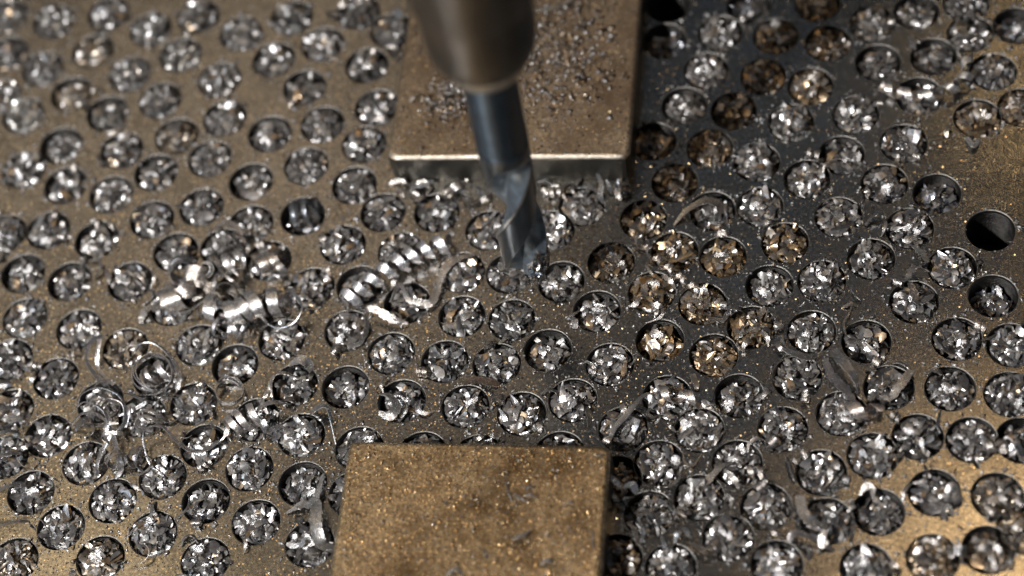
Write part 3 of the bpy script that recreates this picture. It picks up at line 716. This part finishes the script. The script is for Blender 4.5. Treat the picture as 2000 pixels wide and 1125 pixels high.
NEST = [((150, 800, .1), (160, 770, .35), (195, 757, .5), (235, 775, .5), (245, 815, .3), (232, 850, .15)), ((145, 805, .1), (165, 785, .4), (200, 800, .5), (215, 835, .3), (222, 870, .05)),
        ((135, 832, .1), (165, 830, .2), (200, 832, .25), (225, 840, .3)), ((140, 828, .1), (160, 808, .3), (190, 810, .4), (215, 830, .35)),
        ((175, 790, .2), (205, 778, .5), (240, 790, .5), (240, 830, .3), (205, 850, .15)), ((243, 768, .3), (265, 775, .4), (282, 785, .3), (262, 800, .2), (232, 812, .25)),
        ((222, 842, .3), (205, 870, .2), (190, 905, .15), (192, 930, .06)), ((220, 842, .3), (228, 880, .2), (236, 915, .12), (225, 935, .05)),
        ((205, 790, .4), (212, 820, .4), (205, 850, .3), (215, 870, .2)), ((165, 795, .3), (190, 772, .5), (222, 785, .55), (250, 800, .4), (246, 835, .2))]
NL = ['tall outer hoop', 'inner hoop', 'straight grey spoke', 'low arched strap', 'loop around the middle', 'loose end reaching right', 'strand drooping down left', 'broader shiny strand drooping down', 'upright strand in the core', 'slanting hoop']
for q, (p, nl) in enumerate(zip(NEST, NL)):
    curl('ribbon_chip', [strap_part(A(*p), [.04, .075, .085, .07, .04] if q != 7 else [.06, .13, .13, .05], rng.uniform(.3, 1.2), rng.uniform(.3, 1.3), n=44, thick=.012)], nl + ' of the nest of thin ribbons on the left side', tint=(1, .97, .95), group='thin ribbons of the nest')
curl('ribbon_chip', [strap_part(A((258, 870, .1), (265, 905, .06), (295, 935, .05), (320, 945, .05), (318, 930, .1), (292, 905, .12), (280, 860, .25), (285, 838, .35), (315, 832, .35), (345, 860, .25), (372, 880, .1), (405, 878, .1), (428, 862, .14)), [.04, .06, .09, .1, .06, .05, .05, .05, .06, .1, .1, .09, .04], .8, .5, n=90)],
     'long wavy ribbon running from a looped end to the hole right of the nest', tint=(1.05, 1.0, .98))
curl('coiled_chip', [coil_part(ringaxis(330, 800, .2, TC + np.array([.6, 0, 0]), .25), .25, 1.2, .08, 3.6, .012), ], 'single thin ring below the flat spiral ring', tint=(1, 1, 1))
curl('ribbon_chip', [strap_part(A((262, 900, .1), (268, 880, .2), (278, 878, .1), (272, 905, .05)), [.1, .2, .2, .1], .3, .9)], 'short broad curl at the foot of the wavy ribbon', tint=(.9, .9, .95))
curl('coiled_chip', [coil_part(ringaxis(448, 765, .14, TC + np.array([0, .5, 0]), .16), [.26, .30], 1.25, .13, 2.6, .014)], 'grey ring chip lying on the plate between two holes above the coil with a tail', tint=(.85, .85, .88))
curl('coiled_chip', [coil_part(A((452, 838, .02), (480, 818, .08), (525, 800, .14)), [.26, .27, .24], 3.8, .14, .5, .016)], 'coil of four turns sunk in a hole, with its tail flung right', tint=(1.15, 1.12, 1.12))
curl('ribbon_chip', [strap_part(A((500, 812, .2), (508, 795, .4), (535, 785, .42), (566, 790, .25)), [.1, .22, .24, .08], .5, .9)], 'flung tail ribbon beside the sunken coil, rising over the plate', tint=(1.2, 1.12, 1.05))
curl('ribbon_chip', [strap_part(A((512, 820, .3), (522, 840, .18), (545, 835, .1), (535, 862, .02)), [.1, .2, .22, .12], .2, .9)], 'crinkled ribbon end folded down right of the sunken coil', tint=(1.05, 1.05, 1.1))
curl('ribbon_chip', [strap_part(A((532, 785, .02), (528, 752, .22), (545, 728, .42), (585, 738, .3)), [.05, .16, .3, .14], .5, 1.0)], 'arched ribbon standing over a hole above the sunken coil', tint=(1.2, 1.1, 1.0))
curl('ribbon_chip', [strap_part(A((566, 712, .2), (585, 702, .36), (600, 708, .3), (608, 725, .06)), [.1, .22, .24, .12], .1, .3)], 'short bright bent chip beside the arched ribbon', tint=(1.35, 1.3, 1.25))
curl('ribbon_chip', [strap_part(A((606, 806, .1), (622, 796, .25), (640, 796, .3), (648, 830, .16), (656, 868, .04)), [.14, .26, .14, .04, .03], .3, 1.4)], 'fan shaped chip ending in a fine wire next to the front block', tint=(1.1, 1.1, 1.1))
curl('coiled_chip', [coil_part(A((-8, 680, .3), (-6, 745, .3), (2, 800, .3), (4, 850, .3), (6, 900, .3), (14, 970, .3), (14, 1045, .3)), [.28, .28, .33, .33, .36, .42, .42], 6.6, .085, 1.2, .014, lean=.3)], 'large loose spiral chip running down along the left edge', tint=(.95, .97, 1.0))
curl('ribbon_chip', [strap_part(A((604, 975, .1), (618, 985, .24), (616, 1020, .3), (628, 1062, .16), (652, 1068, .04)), [.16, .2, .24, .24, .1], .1, .4)], 'striped strap chip standing between two holes against the front block', tint=(1.1, 1.1, 1.1))
curl('ragged_chip', [strap_part(A((560, 1003, .04), (590, 985, .1), (612, 985, .16), (625, 950, .1), (632, 925, .06)), [.06, .2, .16, .14, .06], .2, .6, rag=.2)], 'ragged flat chip above the striped strap by the front block', tint=(1.1, 1.12, 1.15))
curl('ribbon_chip', [strap_part(A((905, 750, .06), (925, 742, .14), (958, 746, .1), (975, 752, .02)), [.08, .2, .2, .1], .4, .1)], 'dark brown strap chip lying at the foot of a hole above the front block', tint=(.55, .45, .38))
curl('ribbon_chip', [strap_part(A((742, 770, .03), (760, 772, .12), (775, 792, .16), (762, 812, .12), (740, 806, .04)), [.04, .14, .2, .2, .1], .5, .9)], 'c shaped curl over the left rim of a hole above the front block', tint=(1.1, 1.05, 1.0))
curl('ribbon_chip', [strap_part(A((1000, 838, .03), (1008, 810, .14), (1018, 792, .2)), [.1, .16, .1], .4, .9), strap_part(A((992, 830, .02), (985, 815, .1), (975, 798, .08)), [.05, .12, .04], .6, .6)], 'pair of joined bright flakes upright in a hole above the front block', tint=(1.3, 1.25, 1.2))
# chips right of the drill
curl('ribbon_chip', [strap_part(A((1316, 440, .02), (1340, 412, .16), (1375, 392, .34), (1402, 398, .3), (1410, 418, .1)), [.04, .14, .22, .26, .12], .2, .5)], 'brown tapering strap chip arched over a hole, its point on the plate', tint=(.95, .85, .72))
curl('ribbon_chip', [strap_part(A((1628, 682, .2), (1645, 705, .42), (1668, 735, .36), (1678, 765, .05)), [.16, .24, .2, .06], .1, .7)], 'striped blade chip leaning between four holes on the dark side', tint=(1.15, 1.12, 1.1))
curl('ragged_chip', [strap_part(A((1612, 700, .06), (1622, 730, .1), (1650, 760, .12), (1668, 785, .1)), [.1, .2, .22, .1], .1, .5, rag=.25)], 'ragged dark chip under the striped blade chip', tint=(.8, .8, .85))
curl('twisted_chip', [coil_part(A((1632, 812, .18), (1680, 802, .2), (1722, 806, .14)), [.2, .18, .12], 1.7, .24, .5, .016)], 'half turned curl with a sharp highlight below the striped blade chip', tint=(1.2, 1.08, 1.0))
curl('ribbon_chip', [strap_part(A((1700, 770, .03), (1735, 778, .06), (1760, 750, .16), (1782, 722, .14)), [.06, .14, .2, .16], .1, .3, rag=.14)], 'rough bar shaped chip laid across the hole right of the striped blade', tint=(1.0, .95, .88))
curl('ribbon_chip', [strap_part(A((1526, 655, .1), (1532, 680, .12), (1555, 692, .16), (1586, 700, .1)), [.05, .12, .2, .22], .4, .5)], 'bent grey strap bridging two holes above the dark corner', tint=(.95, .95, .95))
curl('twisted_chip', [coil_part(A((1268, 762, .14), (1310, 772, .2), (1350, 778, .2), (1388, 798, .1)), [.14, .13, .12, .1], 2.6, .17, .6, .015, lean=.2)], 'twisted ribbon with bright flashes across a hole right of the front block corner', tint=(1.1, 1.05, 1.0))
curl('ribbon_chip', [strap_part(A((1190, 868, .02), (1198, 838, .18), (1222, 812, .3), (1240, 790, .3), (1262, 770, .12), (1300, 772, .06)), [.06, .2, .2, .14, .07, .03], .8, .3)], 's shaped ribbon rising from the hole at the front block corner', tint=(1.15, 1.1, 1.05))
curl('ribbon_chip', [strap_part(A((1362, 960, .03), (1385, 935, .12), (1408, 912, .14), (1432, 902, .06)), [.1, .16, .12, .08], .2, .6, rag=.12)], 'pale strap linking two holes right of the front block', tint=(1.05, 1.0, .95))
curl('ribbon_chip', [strap_part(A((1562, 968, .26), (1568, 1000, .3), (1584, 1018, .26), (1616, 1030, .1)), [.18, .2, .2, .12], .1, .3)], 'pale bent strap at the lower right, kinked in the middle', tint=(1.25, 1.25, 1.25))
curl('ribbon_chip', [strap_part(A((1540, 1058, .12), (1550, 1042, .26), (1572, 1044, .28), (1592, 1055, .2)), [.1, .18, .16, .1], .3, .8)], 'small hook of ribbon below the kinked pale strap', tint=(1.0, .95, .95))
curl('ribbon_chip', [strap_part(A((1604, 1070, .1), (1606, 1050, .22), (1612, 1036, .26)), [.12, .18, .12], .5, .5)], 'short blazing chip beside the kinked pale strap', tint=(1.6, 1.5, 1.4))
curl('ragged_chip', [strap_part(A((1742, 540, .1), (1768, 545, .3), (1788, 520, .4), (1812, 530, .2)), [.1, .2, .26, .16], .2, 1.1, rag=.3), strap_part(A((1776, 552, .2), (1795, 588, .2), (1822, 575, .12)), [.1, .26, .12], .3, .6, rag=.2)], 'big torn jagged chip bulging above a hole on the dark side', tint=(.9, .87, .85))
curl('ragged_chip', [strap_part(A((1690, 440, .04), (1708, 420, .16), (1722, 412, .2)), [.06, .14, .05], .4, .9, rag=.3)], 'small dark jagged splinter right of a hole on the dark side', tint=(.6, .6, .62))
curl('ragged_chip', [strap_part(A((1782, 480, .04), (1800, 492, .1), (1812, 512, .08)), [.06, .16, .08], .2, .5, rag=.3)], 'grey torn flake between two holes near the empty hole', tint=(1.1, 1.1, 1.05))
curl('wire_chip', [strap_part(A((1664, 596, .1), (1658, 612, .12), (1648, 632, .14), (1652, 655, .1)), [.03, .035, .04, .03], .5, .5, rag=.1), strap_part(A((1646, 600, .03), (1664, 594, .08), (1676, 598, .04)), [.05, .1, .04], .2, .4, rag=.3)], 'fine bent wire chip with a ragged head on the dark side', tint=(.9, .85, .8))
curl('ragged_chip', [strap_part(A((1662, 560, .03), (1672, 575, .12), (1682, 588, .04)), [.05, .1, .05], .3, .9, rag=.3)], 'tiny splinter above the fine bent wire', tint=(.9, .9, .9))
curl('twisted_chip', [coil_part(A((1712, 165, .12), (1755, 180, .16), (1805, 188, .18), (1858, 172, .2), (1890, 140, .22), (1882, 96, .2)), [.12, .13, .14, .14, .14, .12], 6.5, .16, .2, .015, lean=.15)], 'blurred zigzag curl with white flashes in the top right', tint=(1.5, 1.45, 1.4))
curl('ribbon_chip', [strap_part(A((1778, 70, .1), (1784, 84, .16), (1788, 98, .08)), [.06, .12, .06], .3, .8)], 'tiny blurred bright chip left of a hole in the top right', tint=(1.5, 1.5, 1.5))
curl('ribbon_chip', [strap_part(A((1880, 40, .1), (1878, 52, .2), (1882, 66, .1)), [.2, .24, .2], .1, .3)], 'blurred square bronze flake on the rim of a hole in the top right', tint=(1.0, .85, .65))
curl('ribbon_chip', [strap_part(A((1888, 268, .06), (1902, 284, .1), (1912, 272, .04)), [.08, .14, .08], .2, .3)], 'blurred white chip below the golden heap', tint=(1.6, 1.6, 1.6))
curl('ribbon_chip', [strap_part(A((1850, 268, .03), (1848, 256, .1), (1858, 248, .06)), [.06, .12, .08], .2, .8)], 'small blurred chip left of the golden heap', tint=(1.3, 1.2, 1.0))
curl('ribbon_chip', [strap_part(A((1862, 1005, .04), (1850, 992, .16), (1842, 1010, .06)), [.06, .16, .1], .2, .8)], 'small blurred white chip on the golden lower right corner', tint=(1.6, 1.5, 1.35))
curl('ribbon_chip', [strap_part(A((1848, 962, .1), (1862, 948, .22), (1872, 975, .1)), [.1, .2, .12], .3, .8)], 'bright flake at the right rim of a hole near the golden corner', tint=(1.6, 1.55, 1.5))
curl('ribbon_chip', [strap_part(A((1838, 800, .02), (1832, 826, .16), (1838, 846, .1)), [.03, .1, .1], .5, .9)], 'thin upright splinter between two holes on the lower right', tint=(1.0, .95, .9))
curl('ragged_chip', [strap_part(A((1536, 892, .1), (1545, 915, .16), (1552, 940, .06)), [.04, .1, .05], .5, 1.1, rag=.3)], 'dark hooked splinter left of a hole on the lower right', tint=(.6, .55, .55))
curl('ribbon_chip', [strap_part(A((1972, 880, .1), (1984, 868, .2), (1996, 890, .06)), [.1, .2, .14], .3, .5)], 'bright blurred chip at the right edge of the plate', tint=(1.5, 1.5, 1.5))
curl('ribbon_chip', [strap_part(A((1352, 730, .03), (1360, 752, .1), (1358, 762, .04)), [.12, .14, .04], .3, .6)], 'small pointed chip between two holes above the twisted ribbon', tint=(1.1, 1.0, .9))
curl('ribbon_chip', [strap_part(A((1116, 618, .02), (1122, 628, .06), (1124, 642, .02)), [.06, .14, .1], .1, .2, rag=.2)], 'small rough flake at the left rim of a hole below the drill', tint=(1.1, 1.1, 1.15))
def near_label(px, py, what, used_={}):
    m = min(range(len(MARKS)), key=lambda i: (MARKS[i][1] - px) ** 2 + (MARKS[i][2] - py) ** 2)
    o8 = int(((math.degrees(math.atan2(-(py - MARKS[m][2]), px - MARKS[m][1])) + 22.5) % 360) // 45)
    return m, o8
SPILL = []
cand = [h for h in holes if h[3] is not None and h[2] not in 'eds']
for q in range(235):
    for _ in range(40):
        h = cand[int(rng.integers(0, len(cand)))]; px, py = h[3], h[4]
        wgt = 1.0 if (px > 1180 and py > 560) else 0.8 if (px < 640 and 440 < py < 900) else 0.5 if py > 850 else 0.22
        if rng.random() < wgt: break
    a = rng.uniform(0, 6.28); rr_ = rng.uniform(0.36, 0.56); c = np.array([h[0] + rr_ * math.cos(a), h[1] + rr_ * math.sin(a), 0.0])
    if (rx0 - .2 < c[0] < rx1 + .2 and c[1] > ry0 - .2) or (fx0 - .2 < c[0] < fx1 + .2 and c[1] < fy1 + .2): continue
    SPILL.append((c, px + 50 * math.cos(a), py - 40 * math.sin(a)))
for q in range(26):
    a = rng.uniform(0, 6.28); r = math.sqrt(rng.random()); px, py = (455 + 125 * r * math.cos(a), 550 + 85 * r * math.sin(a)) if q < 18 else (235 + 95 * r * math.cos(a), 790 + 110 * r * math.sin(a))
    z = rng.uniform(.08, .3); c = at(px, py, z); SPILL.append((c, px, py))
for q in range(24):
    px, py = rng.uniform(775, 1225), rng.uniform(358, 384); SPILL.append((at(px, py, 0), px, py))
bk = {}
for q, (c, px, py) in enumerate(SPILL):
    m, o8 = near_label(px, py, ''); bk.setdefault((m, o8), []).append((math.hypot(px - MARKS[m][1], py - MARKS[m][2]), q))
SL = {}
for (m, o8), L in bk.items():
    for n_, (_, q) in enumerate(sorted(L)): SL[q] = '%s small torn chip lying %s %s' % (ORD[n_] if len(L) > 1 else 'lone', DIRS[o8], MARKS[m][0])
for q, (c, px, py) in enumerate(SPILL):
    L = rng.uniform(0.16, 0.5); a = rng.uniform(0, 6.28); d = np.array([math.cos(a), math.sin(a), 0]); sd = np.array([-d[1], d[0], 0]); bend = rng.normal() * 0.25
    if c[2] > 0.01:
        ax = rng.normal(size=3); ax[2] *= .5; ax /= np.linalg.norm(ax); rd = rng.uniform(.13, .27); wide = rng.random() < .5; ln = rng.uniform(.1, .5)
        parts = [coil_part([c - ax * ln / 2, c + ax * ln / 2], rd, rng.uniform(.7, 2.4), rng.uniform(.14, .26) if wide else rng.uniform(.05, .09), rng.uniform(0, 6), .013, rag=.08, lean=rng.uniform(-.3, .3))]
    elif px < 420 and py > 600 and rng.random() < 0.5:
        parts = [coil_part(ringaxis(0, 0, 0, TC + rng.normal(size=3) * .5, .1) + (c - at(0, 0, 0)) + [0, 0, .18], [rng.uniform(.14, .34), rng.uniform(.12, .25), rng.uniform(.14, .34)], rng.uniform(.35, .85), rng.uniform(.035, .06), rng.uniform(0, 6), .011, rag=.08)]
    elif rng.random() < 0.3:
        parts = [coil_part([c - d * L * .3 + [0, 0, .1], c + d * L * .3 + [0, 0, .1]], rng.uniform(.06, .13), rng.uniform(1.0, 2.6), rng.uniform(.06, .12), rng.uniform(0, 6), .012, rag=.12, lean=.3)]
    else:
        hgt = rng.uniform(.05, .2)
        parts = [strap_part([c - d * L / 2 + [0, 0, .02], c - d * L / 5 + sd * bend * L + [0, 0, hgt], c + d * L / 4 + sd * bend * L + [0, 0, hgt * .8], c + d * L / 2 + [0, 0, .02]],
                            np.array([.3, 1, .9, .2]) * rng.uniform(.05, .15), rng.uniform(0, .7), rng.uniform(.1, 1.2), n=18, rag=.2, thick=.012)]
    v = rng.uniform(.5, 1.1); curl('torn_chip', parts, SL[q], tint=(v, v * .95, v * .9), group='small torn chips spilled over the hole rims')
# chips around the rear block's foot
for (p, wdt, lab, ti) in [(((805, 366, .05), (828, 360, .16), (846, 352, .1)), .22, 'bright blurred flake at the foot of the rear block, left of the drill', 1.7),
        (((890, 368, .05), (905, 375, .14), (922, 384, .05)), .12, 'small blurred chip near the drill at the foot of the rear block', 1.4),
        (((850, 395, .1), (868, 402, .2), (880, 400, .08)), .12, 'blurred chip over a hole left of the drill', 1.4),
        (((868, 432, .1), (874, 420, .2), (880, 410, .1)), .2, 'pale square blurred flake over a hole left of the drill', 1.4),
        (((1050, 355, .05), (1068, 352, .14), (1080, 360, .05)), .14, 'white blurred chip right of the drill at the foot of the rear block', 1.7),
        (((1134, 366, .1), (1150, 364, .2), (1168, 376, .08)), .09, 'thin blurred arc over the hole right of the drill', 1.3),
        (((1166, 338, .25), (1174, 360, .22), (1172, 385, .14), (1182, 398, .04)), .12, 'upright bright splinter at the right end of the rear block foot', 1.5),
        (((1184, 352, .2), (1190, 366, .14), (1196, 378, .04)), .1, 'second blurred splinter right of the upright bright one', 1.2),
        (((1208, 350, .2), (1205, 366, .1), (1214, 380, .04)), .1, 'dim splinter in the corner shadow of the rear block', .8),
        (((930, 365, .04), (938, 372, .12), (942, 385, .04)), .12, 'grey flake touching the drill from the left', 1.1),
        (((768, 44, .2), (780, 32, .4), (772, 18, .3)), .2, 'bright blurred chip leaning on the left side of the rear block', 1.5),
        (((752, 82, .1), (768, 84, .3), (782, 80, .2)), .18, 'second bright blurred chip against the left side of the rear block', 1.6)]:
    curl('ribbon_chip', [strap_part(A(*p), [wdt * .5, wdt, wdt * .6], rng.uniform(0, .6), rng.uniform(.2, .9), n=16, rag=.12)], lab, tint=(ti, ti, ti))
curl('ribbon_chip', [strap_part(A((1020, 16, .88), (1050, 20, .9), (1085, 14, .9), (1112, 2, .9), (1120, -12, .88)), .12, .2, .3)], 'blurred curved strap on the rear block at the top edge', tint=(1.3, 1.25, 1.1))
# chips on the front block
ZB = .85
for (p, wdt, lab, ti) in [(((1004, 965, ZB + .04), (1015, 972, ZB + .10), (1030, 980, ZB + .03)), .1, 'white splinter in the middle of the front block', 1.7),
        (((1022, 968, ZB + .03), (1038, 966, ZB + .12), (1052, 974, ZB + .03)), .1, 'bright flake next to the white splinter on the front block', 1.7),
        (((988, 940, ZB + .02), (993, 962, ZB + .08), (1000, 980, ZB + .02)), .04, 'thin bent wire left of the white splinter on the front block', .9),
        (((1026, 956, ZB + .02), (1034, 950, ZB + .07), (1044, 954, ZB + .02)), .09, 'grey speck flake above the bright flake on the front block', 1.0),
        (((1000, 1054, ZB + .02), (1018, 1046, ZB + .12), (1036, 1036, ZB + .05)), .15, 'pale bent flake in the lower middle of the front block', 1.4),
        (((1055, 1102, ZB + .03), (1070, 1094, ZB + .12), (1084, 1100, ZB + .03)), .14, 'blurred shiny flake near the bottom edge on the front block', 1.5),
        (((1157, 1036, ZB + .02), (1158, 1055, ZB + .04), (1160, 1074, ZB + .02)), .035, 'thin straight sliver near the right edge of the front block', 1.2),
        (((1105, 984, ZB + .02), (1114, 980, ZB + .07), (1122, 984, ZB + .02)), .07, 'small white chip right of the middle of the front block', 1.6),
        (((1162, 890, ZB + .02), (1172, 889, ZB + .05), (1182, 887, ZB + .02)), .05, 'tiny straight sliver at the far right corner of the front block', 1.3),
        (((945, 1072, ZB + .02), (948, 1082, ZB + .07), (950, 1090, ZB + .02)), .07, 'small blue white chip in the lower part of the front block', 1.4),
        (((868, 986, ZB + .02), (874, 976, ZB + .05), (882, 970, ZB + .02)), .04, 'small dull sliver left of the middle on the front block', 1.0),
        (((872, 1122, ZB + .02), (890, 1112, ZB + .1), (905, 1120, ZB + .02)), .14, 'blurred flake cut by the bottom edge on the front block', 1.3)]:
    curl('ribbon_chip', [strap_part(A(*p), [wdt * .5, wdt, wdt * .6], rng.uniform(.3, .8), rng.uniform(.5, 1.1), n=14, rag=.12, thick=.012)], lab, tint=(ti, ti, ti))
# heap right of the front block
HEAP = [((1190, 928, .45), (1200, 938, .55), (1212, 952, .4)), ((1218, 950, .35), (1234, 946, .5), (1244, 964, .35)), ((1196, 965, .3), (1202, 972, .3), (1210, 980, .2)), ((1210, 978, .25), (1222, 972, .35), (1236, 970, .2)),
        ((1240, 1000, .12), (1262, 1000, .26), (1280, 992, .1)), ((1236, 1030, .15), (1238, 1045, .2), (1244, 1056, .08)), ((1248, 1022, .15), (1256, 1036, .2), (1254, 1052, .08)), ((1266, 980, .1), (1290, 978, .2), (1318, 1000, .1)),
        ((1292, 1048, .1), (1298, 1066, .2), (1302, 1078, .1)), ((1318, 1060, .1), (1322, 1045, .25), (1328, 1038, .2)), ((1336, 1030, .1), (1344, 1042, .2), (1354, 1050, .08)), ((1350, 1060, .1), (1375, 1075, .2), (1400, 1082, .06)),
        ((1226, 1020, .3), (1240, 1035, .3), (1246, 1065, .12)), ((1190, 1105, .05), (1198, 1115, .1), (1206, 1125, .03)), ((1328, 1095, .15), (1338, 1108, .25), (1350, 1120, .1)), ((1300, 1095, .15), (1308, 1108, .22), (1318, 1118, .1))]
HL = ['bright pointed chip nearest the block side', 'rounded pale curl', 'small glint flake', 'grey flake under the pale curl', 'brownish strap', 'narrow white splinter', 'second narrow splinter', 'thin arc strap', 'white splinter over a hole rim',
      'upright pale sliver', 'blurred white splinter', 'long pinkish strap', 'brown strap going down', 'golden sliver in the dark corner', 'blazing warm flake', 'smaller blazing flake']
for q, (p, l) in enumerate(zip(HEAP, HL)):
    wdt = [.16, .2, .1, .1, .16, .08, .08, .08, .1, .12, .12, .16, .12, .14, .24, .18][q]; ti = 1.5 if q in (0, 1, 8, 9, 14, 15) else 1.05
    tn = (ti, ti, ti) if q not in (4, 11, 12, 13) else (ti, ti * .85, ti * .7)
    curl('ribbon_chip', [strap_part(A(*p), [wdt * .5, wdt, wdt * .5], rng.uniform(.1, .7), rng.uniform(.2, .9), n=16, rag=.15)], l + ' in the shadowed heap right of the front block', tint=tn, group='chips heaped right of the front block')

# ------------------------------------------------------------------ scattered small chips and grit
def grit_mesh(n, fpos, smin, smax, pw=2.5):
    S = smin + (smax - smin) * rng.random(n) ** pw
    P = fpos(n)
    n = len(P); S = S[:n]
    base = rng.normal(size=(n, 4, 3)) * S[:, None, None] * np.array([1, 1, 0.5])
    base[:, :, 2] -= base[:, :, 2].min(1)[:, None]
    Vv = (base + P[:, None, :]).reshape(-1, 3)
    tri = np.array([(0, 1, 2), (0, 2, 3), (0, 3, 1), (1, 3, 2)])
    Ff = (np.arange(n)[:, None, None] * 4 + tri[None]).reshape(-1, 3)
    me = bpy.data.meshes.new('grit'); me.vertices.add(len(Vv)); me.vertices.foreach_set('co', Vv.ravel())
    me.loops.add(len(Ff) * 3); me.loops.foreach_set('vertex_index', Ff.ravel().astype(np.int32))
    me.polygons.add(len(Ff)); me.polygons.foreach_set('loop_start', np.arange(0, len(Ff) * 3, 3, dtype=np.int32))
    me.materials.append(M_grit); me.update(calc_edges=True); me.validate(); return me
def on_plate(n, x0=X0, x1=X1, y0=Y0, y1=Y1, ex=True):
    P = np.stack([rng.uniform(x0, x1, n), rng.uniform(y0, y1, n), np.full(n, 0.0)], 1)
    d = ((P[:, None, :2] - hc[None]) ** 2).sum(2).min(1)
    ok = d > 0.505 ** 2
    ok &= ~((P[:, 0] > rx0) & (P[:, 0] < rx1) & (P[:, 1] > ry0)) & ~((P[:, 0] > fx0) & (P[:, 0] < fx1) & (P[:, 1] < fy1) & (P[:, 1] > fy1 - FL))
    return P[ok]
def clumped(n):
    P = on_plate(n); k = np.array([noise.noise(Vector((p[0] * .8, p[1] * .8, 3.0))) + .6 * noise.noise(Vector((p[0] * 3, p[1] * 3, 9.0))) for p in P])
    lk = np.clip((2.0 - P[:, 0]) / 8.0, 0.0, 1.0)            # more dust lies on the left side
    return P[rng.random(len(P)) < np.clip(.10 + .6 * lk + 1.1 * k * (.3 + .7 * lk), .03, 1)]
g = link('steel_grit', grit_mesh(60000, clumped, 0.005, 0.026, 3)); g.color = (1.3, 1.1, .85, 1)
tag(g, 'fine glittering steel dust strewn over the drilled plate', 'grit', kind='stuff')
def by_holes(n):
    i = rng.integers(0, nphoto, n); a = rng.uniform(0, 6.28, n); r = 0.51 + np.abs(rng.normal(size=n)) * 0.07
    P = np.stack([hc[i, 0] + r * np.cos(a), hc[i, 1] + r * np.sin(a), 0 * a], 1)
    d = ((P[:, None, :2] - hc[None]) ** 2).sum(2).min(1); ok = d > 0.505 ** 2
    ok &= ~((P[:, 0] > rx0) & (P[:, 0] < rx1) & (P[:, 1] > ry0)) & ~((P[:, 0] > fx0) & (P[:, 0] < fx1) & (P[:, 1] < fy1))
    return P[ok]
g = link('rim_crumbs', grit_mesh(8000, by_holes, 0.008, 0.045, 2)); tag(g, 'crumbs of steel gathered around the rims of the holes', 'crumbs', kind='stuff')
def on_front(n):
    return np.stack([rng.uniform(fx0 + .1, fx1 - .1, n), rng.uniform(fy1 - FL + .1, fy1 - .1, n), np.full(n, 0.856)], 1)
g = link('block_grit', grit_mesh(8500, on_front, 0.006, 0.034, 3)); g.data.materials[0] = M_gold; g.color = (2.2, 1.5, .75, 1); tag(g, 'golden metal dust sprinkled over the front block', 'grit', kind='stuff')
c1, c2_ = at(1090, 110, .85), at(890, 190, .85)
def on_rear(n):
    k = n // 3; P1 = np.array([c1[0], c1[1], 0.856]) + rng.normal(size=(k * 2, 3)) * (.62, .95, 0); P2 = np.array([c2_[0], c2_[1], .856]) + rng.normal(size=(k, 3)) * (.35, .35, 0)
    P3 = np.stack([rng.uniform(rx0 + .1, rx1 - .1, 250), rng.uniform(ry0 + .12, ry0 + 4, 250), np.full(250, .856)], 1)
    P = np.vstack([P1, P2, P3]); ok = (P[:, 0] > rx0 + .1) & (P[:, 0] < rx1 - .1) & (P[:, 1] > ry0 + .1); return P[ok][:n]
g = link('block_crumbs', grit_mesh(2200, on_rear, 0.012, 0.07, 2)); g.color = (.6, .5, .4, 1); tag(g, 'blurred crumbs of steel heaped on the rear block around the drill', 'crumbs', kind='stuff')
